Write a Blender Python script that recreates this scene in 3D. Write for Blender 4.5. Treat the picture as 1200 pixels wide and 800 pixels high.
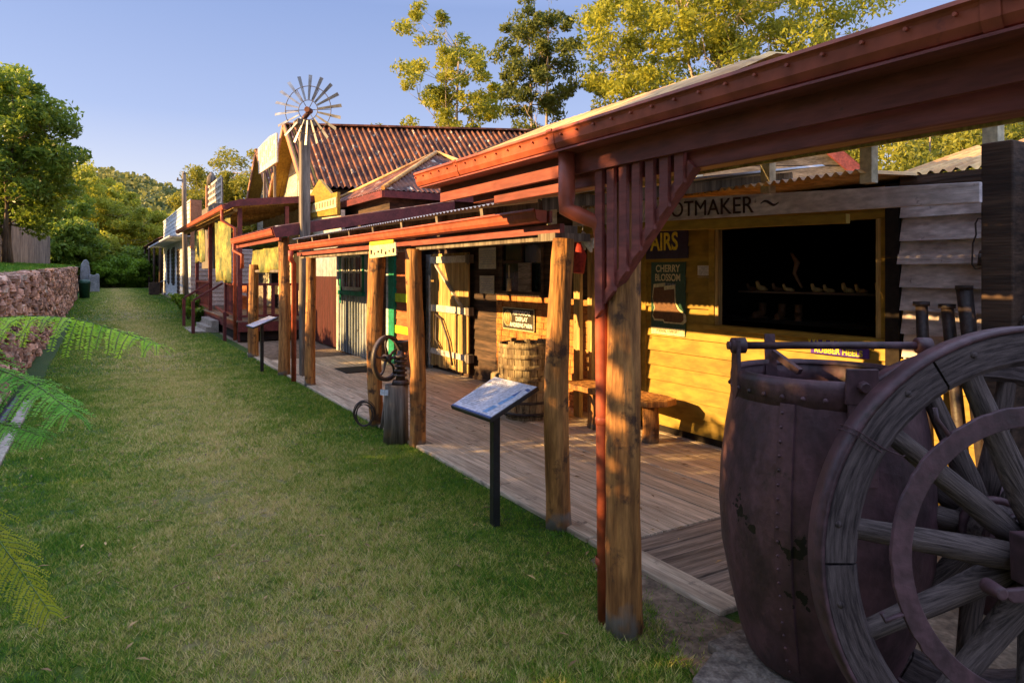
import bpy, math, random
import numpy as np
from mathutils import Vector, Matrix
random.seed(7); np.random.seed(7)
S = bpy.context.scene
for o in list(bpy.data.objects): bpy.data.objects.remove(o)
COL = S.collection
# ---------------------------------------------------------------- camera
TH = math.atan(482/800); CT, ST = math.cos(TH), math.sin(TH); CH = 1.8
cam = bpy.data.cameras.new('camera'); co = bpy.data.objects.new('camera', cam); COL.objects.link(co)
co.location = (0, 0, CH); co.rotation_euler = (math.pi/2, 0, -TH)
cam.lens = 24; cam.sensor_width = 36; cam.sensor_fit = 'HORIZONTAL'; cam.shift_y = -80/1200
cam.clip_start = .05; cam.clip_end = 5000; S.camera = co
# ---------------------------------------------------------------- world, sun, exposure
SUN = Vector((-.967, .255, .33)).normalized()
w = bpy.data.worlds.new('World'); S.world = w; w.use_nodes = True
nt = w.node_tree; bg = nt.nodes['Background']; sky = nt.nodes.new('ShaderNodeTexSky')
sky.sky_type = 'NISHITA'; sky.sun_disc = False
sky.sun_elevation = math.asin(SUN.z); sky.sun_rotation = math.atan2(SUN.x, SUN.y)
sky.air_density = 1.0; sky.dust_density = .6; sky.ozone_density = 2.2; sky.altitude = 200
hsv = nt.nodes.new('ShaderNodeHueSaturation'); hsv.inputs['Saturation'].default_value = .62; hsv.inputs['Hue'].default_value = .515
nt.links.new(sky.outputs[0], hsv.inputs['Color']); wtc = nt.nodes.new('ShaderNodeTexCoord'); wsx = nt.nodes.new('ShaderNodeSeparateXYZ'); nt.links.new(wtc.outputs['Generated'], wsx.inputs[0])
wcr = nt.nodes.new('ShaderNodeValToRGB'); we = wcr.color_ramp.elements    # evening sky: pale lilac low down, periwinkle higher, unseen top brightened for fill light
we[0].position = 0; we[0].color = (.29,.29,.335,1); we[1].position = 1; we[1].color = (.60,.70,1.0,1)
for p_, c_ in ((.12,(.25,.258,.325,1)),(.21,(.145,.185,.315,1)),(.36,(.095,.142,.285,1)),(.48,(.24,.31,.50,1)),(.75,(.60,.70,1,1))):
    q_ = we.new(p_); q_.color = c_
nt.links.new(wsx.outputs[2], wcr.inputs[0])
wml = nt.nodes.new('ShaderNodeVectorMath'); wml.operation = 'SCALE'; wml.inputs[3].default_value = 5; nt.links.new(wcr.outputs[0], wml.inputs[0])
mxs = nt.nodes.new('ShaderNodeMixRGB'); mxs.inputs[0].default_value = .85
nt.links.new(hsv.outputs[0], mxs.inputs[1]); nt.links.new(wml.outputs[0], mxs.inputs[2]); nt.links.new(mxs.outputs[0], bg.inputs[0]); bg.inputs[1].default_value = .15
sl = bpy.data.lights.new('sun', 'SUN'); sl.energy = 4.7; sl.angle = math.radians(.5); sl.color = (1, .61, .23)
so = bpy.data.objects.new('sun', sl); COL.objects.link(so); so.rotation_euler = SUN.to_track_quat('Z', 'Y').to_euler(); so.location = (-20, 5, 20)
S.view_settings.view_transform = 'Standard'; S.view_settings.look = 'None'
S.view_settings.exposure = 1.62; S.view_settings.gamma = 1
S.render.engine = 'CYCLES'
S.cycles.max_bounces = 8; S.cycles.transparent_max_bounces = 8

# ---------------------------------------------------------------- layout from the survey of the street: X across, Y along
def PY(px, X): return X*(800/CT/CT/(px-118) - math.tan(TH))*1.0 if False else X*((800/CT/CT)/(px-118) - math.tan(TH))
def PZ(px, py, X): return CH + (320-py)/(px-118)*X/CT
def PP(px, py, d):
    x = (px-600)/800*d
    return Vector((x*CT + d*ST, d*CT - x*ST, CH + (320-py)/800*d))
def GZ(y):                        # street level, rising gently far off
    return 0.0 if y < 20 else .014*(y-20)
RIGHT = Vector((CT, -ST, 0)); FWD = Vector((ST, CT, 0))

# ---------------------------------------------------------------- mesh builder
def frame(d, up=Vector((0, 0, 1))):
    d = d.normalized()
    if abs(d.dot(up)) > .98: up = Vector((1, 0, 0))
    a = d.cross(up).normalized(); b = a.cross(d).normalized()
    return a, b
class MB:
    def __init__(s): s.v = []; s.f = []; s.sm = []
    def add(s, vs, fs, smooth=False):
        n = len(s.v); s.v += [tuple(v) for v in vs]; s.f += [tuple(i+n for i in f) for f in fs]; s.sm += [smooth]*len(fs); return s
    def box(s, x0, x1, y0, y1, z0, z1, bev=0):
        x0, x1 = min(x0, x1), max(x0, x1); y0, y1 = min(y0, y1), max(y0, y1); z0, z1 = min(z0, z1), max(z0, z1)
        return s.add([(x0,y0,z0),(x1,y0,z0),(x1,y1,z0),(x0,y1,z0),(x0,y0,z1),(x1,y0,z1),(x1,y1,z1),(x0,y1,z1)],
              [(0,3,2,1),(4,5,6,7),(0,1,5,4),(1,2,6,5),(2,3,7,6),(3,0,4,7)])
    def bar(s, p, q, w, h, up=Vector((0,0,1)), w2=None, h2=None):
        p, q = Vector(p), Vector(q); a, b = frame(q-p, up); w2 = w2 or w; h2 = h2 or h
        vs = []
        for c, ww, hh in ((p, w, h), (q, w2, h2)):
            for i, j in ((-1,-1),(1,-1),(1,1),(-1,1)): vs.append(c + a*i*ww/2 + b*j*hh/2)
        return s.add(vs, [(3,2,1,0),(4,5,6,7),(0,1,5,4),(1,2,6,5),(2,3,7,6),(3,0,4,7)])
    def slab(s, pts, n, t):      # polygon extruded by vector n*t
        pts = [Vector(p) for p in pts]; k = len(pts); n = Vector(n).normalized()*t
        return s.add(pts + [p+n for p in pts], [tuple(range(k-1,-1,-1)), tuple(range(k, 2*k))] + [(i,(i+1)%k,(i+1)%k+k,i+k) for i in range(k)])
    def path(s, pts, rs, n=10, caps=True, jit=0, sm=True, seed=0):
        rnd = random.Random(seed); pts = [Vector(p) for p in pts]; vs = []; fs = []
        ang = [rnd.uniform(-jit, jit) for _ in range(n)]
        a = None
        for i, p in enumerate(pts):
            d = (pts[min(i+1, len(pts)-1)] - pts[max(i-1, 0)])
            if d.length < 1e-9: d = Vector((0,0,1))
            d.normalize()
            if a is None: a, b = frame(d)
            else:
                a = (a - d*a.dot(d)).normalized()
            b = a.cross(d)
            r = rs[i] if hasattr(rs, '__len__') else rs
            for k in range(n):
                t = 2*math.pi*k/n; rr = r*(1+ang[k]+rnd.uniform(-jit, jit)*.5)
                vs.append(p + a*math.cos(t)*rr + b*math.sin(t)*rr)
        for i in range(len(pts)-1):
            for k in range(n):
                fs.append((i*n+k, i*n+(k+1)%n, (i+1)*n+(k+1)%n, (i+1)*n+k))
        s.add(vs, fs, sm)
        if caps:
            m = len(s.v)-len(vs)
            s.f += [tuple(m+k for k in range(n-1,-1,-1)), tuple(m+(len(pts)-1)*n+k for k in range(n))]; s.sm += [False, False]
        return s
    def cyl(s, p, q, r, r2=None, n=16): return s.path([p, q], [r, r if r2 is None else r2], n)
    def lathe(s, prof, c=(0,0,0), n=32, M=None, sm=True, closed=False):
        vs = []; fs = []; c = Vector(c)
        for r, z in prof:
            for k in range(n):
                t = 2*math.pi*k/n; p = Vector((r*math.cos(t), r*math.sin(t), z)); vs.append((M @ p if M else p) + c)
        m = len(prof)
        for i in range(m if closed else m-1):
            j = (i+1) % m
            for k in range(n): fs.append((i*n+k, i*n+(k+1)%n, j*n+(k+1)%n, j*n+k))
        return s.add(vs, fs, sm)
    def ball(s, c, r, n=10, sq=(1,1,1)):
        prof = [(max(1e-4, math.sin(math.pi*i/6))*r, -math.cos(math.pi*i/6)*r) for i in range(7)]
        return s.lathe(prof, c, n, Matrix.Diagonal(Vector(sq)))
    def corr(s, p, u, v, wave=.076, amp=.009, seg=6):   # corrugations counted along u, running along v
        p, u, v = Vector(p), Vector(u), Vector(v); L = u.length; un = u.normalized(); n = un.cross(v).normalized()
        k = max(4, int(L/wave*seg)); vs = []
        for i in range(k+1):
            t = i/k; o = n*amp*math.cos(2*math.pi*t*L/wave)
            vs += [p+u*t+o, p+u*t+v+o]
        return s.add(vs, [(2*i, 2*i+2, 2*i+3, 2*i+1) for i in range(k)], True)
    def build(s, name, mat, parent=None, loc=None, smooth_angle=None):
        me = bpy.data.meshes.new(name); off = Vector((0,0,0))
        if parent is not None:
            q = parent
            while q is not None: off += q.location; q = q.parent
        if loc is not None: off = Vector(loc)
        me.from_pydata([(x-off.x, y-off.y, z-off.z) for x, y, z in s.v], [], s.f)
        me.polygons.foreach_set('use_smooth', s.sm); me.materials.append(mat); me.update()
        o = bpy.data.objects.new(name, me); COL.objects.link(o)
        if parent is not None: o.parent = parent
        elif loc is not None: o.location = loc
        return o
    def raw(s, name, mat, parent):   # vertices already in the parent's own space
        me = bpy.data.meshes.new(name); me.from_pydata(s.v, [], s.f); me.polygons.foreach_set('use_smooth', s.sm)
        me.materials.append(mat); me.update(); o = bpy.data.objects.new(name, me); COL.objects.link(o); o.parent = parent; return o
def bevel(o, wdt=.004, seg=2):
    m = o.modifiers.new('bevel', 'BEVEL'); m.width = wdt; m.segments = seg; m.limit_method = 'ANGLE'; m.angle_limit = .7; return o
def tag(o, label=None, cat=None, group=None, kind=None):
    if label: o['label'] = label
    if cat: o['category'] = cat
    if group: o['group'] = group
    if kind: o['kind'] = kind
    return o
def thing(name, label, cat, loc=(0,0,0), group=None):
    o = bpy.data.objects.new(name, None); COL.objects.link(o); o.location = loc; o.empty_display_size = .2
    return tag(o, label, cat, group)
def dup(root, loc, label=None, rotz=None):
    r = root.copy(); COL.objects.link(r); r.location = loc
    if label: r['label'] = label
    if rotz is not None: r.rotation_euler.z = rotz
    for ch in list(root.children):
        c = ch.copy(); COL.objects.link(c); c.parent = r
        for g in list(ch.children):
            d = g.copy(); COL.objects.link(d); d.parent = c
    return r
def npmesh(name, mat, V, F, parent=None, off=(0,0,0), attr=None, nper=4):
    me = bpy.data.meshes.new(name); nv = len(V); nf = len(F)
    V = (np.asarray(V, dtype=np.float32) - np.array(off, dtype=np.float32))
    me.vertices.add(nv); me.vertices.foreach_set('co', V.ravel())
    me.loops.add(nf*nper); me.loops.foreach_set('vertex_index', np.asarray(F, dtype=np.int32).ravel())
    me.polygons.add(nf); me.polygons.foreach_set('loop_start', np.arange(0, nf*nper, nper, dtype=np.int32))
    me.polygons.foreach_set('loop_total', np.full(nf, nper, dtype=np.int32))
    if attr is not None:
        a = me.attributes.new('var', 'FLOAT', 'POINT'); a.data.foreach_set('value', np.asarray(attr, dtype=np.float32))
    me.materials.append(mat); me.update(calc_edges=True)
    o = bpy.data.objects.new(name, me); COL.objects.link(o)
    if parent is not None: o.parent = parent
    return o
def text(name, body, size, mat, parent, p, right, up, ext=.003, align='CENTER', sx=1.0, off=0.0):
    cu = bpy.data.curves.new(name, 'FONT'); cu.body = body; cu.size = size; cu.extrude = ext; cu.align_x = align; cu.align_y = 'CENTER'; cu.offset = off
    o = bpy.data.objects.new(name, cu); COL.objects.link(o)
    bpy.context.view_layer.update()
    me = bpy.data.meshes.new_from_object(o.evaluated_get(bpy.context.evaluated_depsgraph_get()))
    bpy.data.objects.remove(o); bpy.data.curves.remove(cu)
    r, u = Vector(right).normalized(), Vector(up).normalized(); n = r.cross(u)
    M = Matrix(((r.x*sx, u.x, n.x, p[0]), (r.y*sx, u.y, n.y, p[1]), (r.z*sx, u.z, n.z, p[2]), (0,0,0,1)))
    me.transform(M)
    if parent is not None:
        off_ = Vector((0,0,0)); q = parent
        while q is not None: off_ += q.location; q = q.parent
        me.transform(Matrix.Translation(-off_))
    me.materials.clear(); me.materials.append(mat)
    o = bpy.data.objects.new(name, me); COL.objects.link(o); o.parent = parent
    return o

# ---------------------------------------------------------------- materials
MATS = {}
def mat(name, c1, c2=None, scale=(3,3,3), rough=.7, bump=.3, bscale=None, metal=0, c3=None, w3=.6, s3=1.5, detail=6, spec=.3, contrast=(.40,.60), fine=.22, island=0, bdist=.01, trans=0):
    m = bpy.data.materials.new(name); m.use_nodes = True; t = m.node_tree; n = t.nodes; L = t.links
    b = n['Principled BSDF']; b.inputs['Roughness'].default_value = rough; b.inputs['Metallic'].default_value = metal
    b.inputs['Specular IOR Level'].default_value = spec
    tc = n.new('ShaderNodeTexCoord'); mp = n.new('ShaderNodeMapping'); mp.inputs['Scale'].default_value = scale
    L.new(tc.outputs['Object'], mp.inputs[0])
    no = n.new('ShaderNodeTexNoise'); no.inputs['Scale'].default_value = 1; no.inputs['Detail'].default_value = detail; no.inputs['Roughness'].default_value = .6
    L.new(mp.outputs[0], no.inputs[0])
    cr = n.new('ShaderNodeValToRGB'); cr.color_ramp.elements[0].position = contrast[0]; cr.color_ramp.elements[1].position = contrast[1]
    c2 = c2 or tuple(x*.7 for x in c1)
    cr.color_ramp.elements[0].color = (*c2, 1); cr.color_ramp.elements[1].color = (*c1, 1)
    L.new(no.outputs[0], cr.inputs[0]); out = cr.outputs[0]
    if c3:
        n3 = n.new('ShaderNodeTexNoise'); n3.inputs['Scale'].default_value = s3; n3.inputs['Detail'].default_value = 8; n3.inputs['Roughness'].default_value = .65
        L.new(tc.outputs['Object'], n3.inputs[0])
        r3 = n.new('ShaderNodeValToRGB'); r3.color_ramp.elements[0].position = w3; r3.color_ramp.elements[1].position = min(1, w3+.08)
        L.new(n3.outputs[0], r3.inputs[0])
        mx = n.new('ShaderNodeMixRGB'); mx.inputs[2].default_value = (*c3, 1); L.new(r3.outputs[0], mx.inputs[0]); L.new(out, mx.inputs[1]); out = mx.outputs[0]
    if island:
        g = n.new('ShaderNodeNewGeometry'); mr = n.new('ShaderNodeMapRange'); mr.inputs[3].default_value = 1-island; mr.inputs[4].default_value = 1+island
        L.new(g.outputs['Random Per Island'], mr.inputs[0])
        hs = n.new('ShaderNodeHueSaturation'); L.new(mr.outputs[0], hs.inputs['Value']); L.new(out, hs.inputs['Color']); out = hs.outputs[0]
    if fine:
        nf_ = n.new('ShaderNodeTexNoise'); nf_.inputs['Detail'].default_value = 4; nf_.inputs['Scale'].default_value = 1; mf_ = n.new('ShaderNodeMapping'); mf_.inputs['Scale'].default_value = tuple(x*5.3 for x in scale)
        L.new(tc.outputs['Object'], mf_.inputs[0]); L.new(mf_.outputs[0], nf_.inputs[0])
        mr2 = n.new('ShaderNodeMapRange'); mr2.inputs[1].default_value = .36; mr2.inputs[2].default_value = .64; mr2.inputs[3].default_value = 1-fine; mr2.inputs[4].default_value = 1+fine*.8
        L.new(nf_.outputs[0], mr2.inputs[0]); h2 = n.new('ShaderNodeHueSaturation'); L.new(mr2.outputs[0], h2.inputs['Value']); L.new(out, h2.inputs['Color']); out = h2.outputs[0]
    L.new(out, b.inputs['Base Color'])
    if bump:
        nb = n.new('ShaderNodeTexNoise'); nb.inputs['Detail'].default_value = 8
        mb = n.new('ShaderNodeMapping'); mb.inputs['Scale'].default_value = bscale or tuple(x*3 for x in scale)
        L.new(tc.outputs['Object'], mb.inputs[0]); L.new(mb.outputs[0], nb.inputs[0]); nb.inputs['Scale'].default_value = 1
        bp = n.new('ShaderNodeBump'); bp.inputs['Strength'].default_value = bump; bp.inputs['Distance'].default_value = bdist
        L.new(nb.outputs[0], bp.inputs['Height']); L.new(bp.outputs[0], b.inputs['Normal'])
    return m
def leafmat(name, ca, cb, cc=None, trans=.35, rough=.5):
    m = bpy.data.materials.new(name); m.use_nodes = True; t = m.node_tree; n = t.nodes; L = t.links
    b = n['Principled BSDF']; out = n['Material Output']; b.inputs['Roughness'].default_value = rough; b.inputs['Specular IOR Level'].default_value = .25
    at = n.new('ShaderNodeAttribute'); at.attribute_name = 'var'
    cr = n.new('ShaderNodeValToRGB'); cr.color_ramp.elements[0].color = (*ca, 1); cr.color_ramp.elements[1].color = (*cb, 1)
    if cc: e = cr.color_ramp.elements.new(.92); e.color = (*cb, 1); cr.color_ramp.elements[2].color = (*cc, 1)
    L.new(at.outputs['Fac'], cr.inputs[0]); L.new(cr.outputs[0], b.inputs['Base Color'])
    tr = n.new('ShaderNodeBsdfTranslucent'); mx = n.new('ShaderNodeMixShader'); mx.inputs[0].default_value = trans
    hs = n.new('ShaderNodeHueSaturation'); hs.inputs['Value'].default_value = 1.5; hs.inputs['Hue'].default_value = .48; L.new(cr.outputs[0], hs.inputs['Color'])
    L.new(hs.outputs[0], tr.inputs[0]); L.new(b.outputs[0], mx.inputs[1]); L.new(tr.outputs[0], mx.inputs[2]); L.new(mx.outputs[0], out.inputs[0])
    return m
M = MATS
M['log'] = mat('log_timber', (.52,.245,.075), (.22,.095,.032), (13,13,1.6), .75, 1.0, (30,30,2.5), c3=(.10,.05,.028), w3=.555, s3=5, bdist=.018)
def greybase(m):
    t = m.node_tree; n = t.nodes; L = t.links; bs = n['Principled BSDF']; src = bs.inputs['Base Color'].links[0].from_socket
    tc = n.new('ShaderNodeTexCoord'); sx = n.new('ShaderNodeSeparateXYZ'); L.new(tc.outputs['Object'], sx.inputs[0])
    no = n.new('ShaderNodeTexNoise'); no.inputs['Scale'].default_value = 7; L.new(tc.outputs['Object'], no.inputs[0])
    a = n.new('ShaderNodeMath'); a.operation = 'MULTIPLY_ADD'; a.inputs[1].default_value = .5; L.new(no.outputs[0], a.inputs[0]); L.new(sx.outputs[2], a.inputs[2])
    mr = n.new('ShaderNodeMapRange'); mr.inputs[1].default_value = .26; mr.inputs[2].default_value = .36; mr.inputs[3].default_value = 1; mr.inputs[4].default_value = 0; L.new(a.outputs[0], mr.inputs[0])
    mx = n.new('ShaderNodeMixRGB'); mx.inputs[2].default_value = (.2,.175,.155,1); L.new(mr.outputs[0], mx.inputs[0]); L.new(src, mx.inputs[1]); L.new(mx.outputs[0], bs.inputs['Base Color'])
greybase(M['log'])
M['log_grey'] = mat('weathered_log', (.26,.22,.18), (.11,.09,.075), (14,14,1), .85, .8, (45,45,2.5), bdist=.012)
M['maroon'] = mat('maroon_paint', (.44,.105,.055), (.35,.085,.05), (2,2,2), .45, .12, (15,15,15), spec=.3, c3=(.17,.05,.045), w3=.66, s3=5)
M['maroon_wood'] = mat('maroon_painted_timber', (.31,.078,.062), (.21,.055,.048), (6,1.2,6), .55, .35, (30,3,30), spec=.4, c3=(.10,.05,.045), w3=.66, s3=9)
M['yellow_boards'] = mat('ochre_painted_boards', (.36,.235,.032), (.29,.18,.025), (3,1,3), .6, .3, (25,4,40), c3=(.30,.2,.08), w3=.68, s3=7, island=.08)
M['cream_boards'] = mat('cream_boards', (.7,.66,.5), (.55,.5,.36), (3,1,3), .65, .3, (25,4,40), c3=(.25,.2,.14), w3=.64, s3=7, island=.06)
M['white_boards'] = mat('weathered_white_boards', (.66,.58,.58), (.48,.40,.40), (3,2,6), .7, .5, (20,3,50), c3=(.12,.08,.07), w3=.64, s3=9, island=.1)
M['grey_boards'] = mat('bare_grey_boards', (.3,.26,.22), (.14,.12,.10), (4,2,14), .85, .6, (20,4,60), island=.2)
M['pale_boards'] = mat('pale_blue_white_paint', (.62,.66,.7), (.45,.49,.54), (3,1,5), .6, .3, (20,4,40), c3=(.2,.19,.18), w3=.66, s3=8, island=.08)
M['pink_boards'] = mat('pinkish_weatherboards', (.66,.5,.43), (.55,.41,.35), (3,3,3), .6, .2, island=.05)
M['red_boards'] = mat('rust_red_weatherboards', (.42,.135,.05), (.27,.08,.035), (3,1,4), .6, .3, (20,4,40), island=.12)
M['dark_boards'] = mat('dark_stained_boards', (.10,.06,.04), (.04,.026,.02), (4,1,14), .8, .5, (20,3,60), island=.25)
M['orange_wall'] = mat('ochre_bricks', (.52,.24,.06), (.36,.13,.035), (8,8,8), .8, .5, c3=(.16,.07,.03), w3=.62, s3=9)
M['door_wood'] = mat('honey_planks', (.55,.38,.14), (.34,.21,.075), (14,14,1.2), .65, .5, (50,50,3), island=.15)
M['white_paint'] = mat('worn_white_paint', (.72,.68,.6), (.55,.5,.42), (5,5,5), .6, .3, c3=(.22,.17,.12), w3=.66, s3=10)
M['cream'] = mat('cream_paint', (.62,.56,.38), (.5,.44,.28), (4,4,4), .6, .2)
M['maroon_shaded'] = mat('shaded_maroon_timber', (.17,.038,.038), (.11,.026,.028), (6,1.2,6), .5, .3, spec=.35)  # maroon timber with shade put into its colour, for verandah parts out of the sun
M['dark_red'] = mat('dark_red_planks', (.085,.02,.019), (.05,.013,.012), (12,12,1.5), .6, .4)
M['shed_tin'] = mat('pale_grey_tin', (.36,.40,.43), (.24,.27,.30), (6,6,1), .55, .2, c3=(.16,.15,.14), w3=.6, s3=7)
M['green'] = mat('green_paint', (.02,.28,.16), (.015,.2,.11), (5,5,5), .5, .15)
M['lime'] = mat('lime_panel', (.5,.62,.03), (.42,.55,.03), (5,5,5), .5, .05)
M['blind'] = mat('yellow_canvas', (.38,.32,.085), (.11,.13,.05), (6,2,2), .8, .5, (6,3,14), bdist=.03)
M['deck'] = mat('worn_deck_planks', (.70,.56,.41), (.48,.37,.26), (22,1.1,5), .75, .4, (60,3,20), island=.12, c3=(.26,.195,.145), w3=.63, s3=3)
M['deck_grey'] = mat('grey_old_planks', (.27,.2,.15), (.12,.088,.066), (1.5,20,5), .8, .6, (3,60,20), island=.22)
M['concrete'] = mat('concrete', (.42,.37,.31), (.28,.24,.2), (6,6,6), .9, .5, (30,30,30))
M['iron'] = mat('brown_oxide_iron', (.115,.055,.066), (.055,.028,.034), (5,5,3), .5, .7, (26,26,26), spec=.45, c3=(.045,.028,.026), w3=.6, s3=7, bdist=.006)
M['iron_dark'] = mat('dark_iron', (.07,.05,.045), (.035,.025,.024), (8,8,8), .5, .6, (40,40,40), spec=.5, bdist=.005)
M['black'] = mat('black_metal', (.02,.021,.024), (.015,.015,.017), (8,8,8), .4, .05, spec=.5)
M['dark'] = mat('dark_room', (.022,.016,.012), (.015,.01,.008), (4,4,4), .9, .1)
M['galv'] = mat('galvanised_steel', (.5,.5,.5), (.36,.36,.37), (4,4,4), .4, .1, metal=.7)
M['blade'] = mat('weathered_blade_steel', (.5,.49,.47), (.26,.25,.24), (2,2,2), .45, .2, metal=.3)
M['grey_tin'] = mat('grey_corrugated_steel', (.36,.36,.38), (.26,.26,.28), (2,6,2), .55, .1, metal=.2, c3=(.22,.12,.07), w3=.62, s3=3)
M['rust_tin'] = mat('rusted_corrugated_iron', (.235,.085,.04), (.06,.022,.019), (2.5,2.5,2.5), .7, .5, (8,8,8), c3=(.5,.42,.34), w3=.58, s3=4.5)
M['gold_tin'] = mat('ochre_corrugated_iron', (.72,.46,.17), (.50,.26,.08), (2,5,2), .6, .2, c3=(.3,.15,.07), w3=.6, s3=4)
M['brick'] = mat('orange_render', (.5,.25,.14), (.42,.2,.11), (5,5,5), .8, .3)
M['ink'] = mat('brown_lettering', (.05,.02,.018), (.04,.016,.015), (8,8,8), .6, 0)
M['ink_blue'] = mat('blue_print', (.06,.12,.32), (.05,.1,.25), (8,8,8), .5, 0)
M['ink_lightblue'] = mat('light_blue_print', (.18,.36,.62), (.14,.3,.55), (8,8,8), .5, 0)
M['yellow_ink'] = mat('yellow_enamel', (.75,.62,.06), (.68,.55,.05), (8,8,8), .4, 0)
M['cream_ink'] = mat('cream_enamel', (.68,.62,.36), (.6,.55,.3), (8,8,8), .4, 0)
M['white_ink'] = mat('white_enamel', (.8,.8,.78), (.74,.74,.72), (8,8,8), .4, 0)
M['green_enamel'] = mat('dark_green_enamel', (.03,.085,.055), (.022,.07,.045), (8,8,8), .3, 0, spec=.5)
M['navy_enamel'] = mat('navy_enamel', (.03,.022,.07), (.022,.016,.055), (8,8,8), .3, 0, spec=.5)
M['purple_enamel'] = mat('violet_enamel', (.09,.035,.28), (.08,.03,.24), (8,8,8), .35, 0)
M['boot_brown'] = mat('boot_brown_print', (.17,.08,.035), (.12,.06,.03), (30,30,30), .5, 0)
M['sign_dark'] = mat('dark_brown_board', (.055,.045,.03), (.045,.036,.025), (8,8,8), .5, .05)
M['panel'] = mat('pale_printed_panel', (.62,.66,.74), (.58,.62,.72), (8,8,8), .25, 0, spec=.5)
M['paper'] = mat('aged_paper', (.6,.57,.48), (.5,.47,.38), (10,10,10), .8, .1)
M['grey_print'] = mat('grey_print', (.33,.34,.4), (.3,.31,.37), (20,20,20), .5, 0)
M['wheel_wood'] = mat('wheel_timber', (.14,.105,.095), (.05,.037,.034), (9,9,9), .8, .8, (30,30,30), c3=(.05,.035,.032), w3=.6, s3=6)
M['spoke'] = mat('spoke_timber', (.17,.13,.11), (.07,.05,.045), (16,16,16), .75, .7, (40,40,40), c3=(.07,.05,.04), w3=.62, s3=7)
M['tub'] = mat('old_staves', (.42,.33,.19), (.17,.12,.07), (12,12,2.2), .85, .9, (40,40,6), c3=(.08,.055,.035), w3=.6, s3=8)
M['bark_pale'] = mat('pale_gum_bark', (.48,.40,.31), (.27,.2,.15), (3,3,.8), .8, .4)
M['bark_dark'] = mat('brown_bark', (.16,.115,.08), (.08,.055,.04), (6,6,1), .9, .7)
M['soil'] = mat('garden_soil', (.13,.09,.06), (.06,.04,.03), (6,6,6), .95, .9, (20,20,20), bdist=.03)
M['dirt'] = mat('bare_dirt', (.26,.19,.13), (.13,.095,.065), (7,7,7), .95, .9, (26,26,26), c3=(.06,.05,.035), w3=.62, s3=6, bdist=.02)
M['stone'] = mat('pink_grey_rubble', (.50,.29,.195), (.22,.12,.085), (5,5,5), .85, .8, (22,22,22), island=.55, c3=(.40,.34,.27), w3=.57, s3=2.5, bdist=.02)
M['mortar'] = mat('dark_joint', (.10,.07,.055), (.06,.04,.035), (8,8,8), .95, .6)
M['paling'] = mat('grey_palings', (.36,.28,.22), (.13,.095,.075), (12,12,1.2), .85, .6, (40,40,3), island=.28)
M['statue'] = mat('grey_stone', (.3,.31,.33), (.2,.21,.22), (3,3,3), .9, .5)
M['bin_green'] = mat('dark_green_plastic', (.02,.07,.045), (.016,.06,.04), (5,5,5), .45, .05)
M['glass'] = mat('dark_window_glass', (.03,.035,.04), (.02,.025,.03), (2,2,2), .08, 0, spec=.7)
M['red_cloth'] = mat('red_cloth', (.4,.04,.03), (.3,.03,.02), (8,8,8), .8, .3)
M['rubber'] = mat('rubber_mat', (.03,.03,.03), (.02,.02,.02), (20,20,20), .9, .3)
M['drain'] = mat('black_drain_pipe', (.03,.035,.06), (.02,.022,.04), (8,8,8), .35, .1, spec=.5)
def polarmat(name, c1, c2, kr, ka, bump=.8):
    m = bpy.data.materials.new(name); m.use_nodes = True; t = m.node_tree; n = t.nodes; L = t.links; b = n['Principled BSDF']; b.inputs['Roughness'].default_value = .8; b.inputs['Specular IOR Level'].default_value = .25
    tc = n.new('ShaderNodeTexCoord'); sx = n.new('ShaderNodeSeparateXYZ'); L.new(tc.outputs['Object'], sx.inputs[0])
    def mt(op, a, b_):
        k = n.new('ShaderNodeMath'); k.operation = op
        for i, q in enumerate((a, b_)):
            if isinstance(q, (int, float)): k.inputs[i].default_value = q
            else: L.new(q, k.inputs[i])
        return k.outputs[0]
    r_ = mt('SQRT', mt('ADD', mt('MULTIPLY', sx.outputs[0], sx.outputs[0]), mt('MULTIPLY', sx.outputs[1], sx.outputs[1])), 0); a_ = mt('ARCTAN2', sx.outputs[1], sx.outputs[0])
    cb = n.new('ShaderNodeCombineXYZ'); L.new(mt('MULTIPLY', r_, kr), cb.inputs[0]); L.new(mt('MULTIPLY', a_, ka), cb.inputs[1]); L.new(mt('MULTIPLY', sx.outputs[2], 40), cb.inputs[2])
    no = n.new('ShaderNodeTexNoise'); no.inputs['Scale'].default_value = 1; no.inputs['Detail'].default_value = 9; no.inputs['Roughness'].default_value = .7; L.new(cb.outputs[0], no.inputs[0])
    cr = n.new('ShaderNodeValToRGB'); e = cr.color_ramp.elements; e[0].position = .34; e[0].color = (*[x*.35 for x in c2], 1); e[1].position = .66; e[1].color = (*c1, 1); q = e.new(.44); q.color = (*c2, 1)
    L.new(no.outputs[0], cr.inputs[0]); L.new(cr.outputs[0], b.inputs['Base Color'])
    bp = n.new('ShaderNodeBump'); bp.inputs['Strength'].default_value = bump; bp.inputs['Distance'].default_value = .008; L.new(no.outputs[0], bp.inputs['Height']); L.new(bp.outputs[0], b.inputs['Normal'])
    return m
M['wheel_wood'] = polarmat('felloe_timber', (.155,.118,.114), (.06,.044,.045), 70, 5)
M['spoke'] = polarmat('spoke_timber_grain', (.21,.16,.148), (.08,.06,.056), 5, 45)
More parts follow.
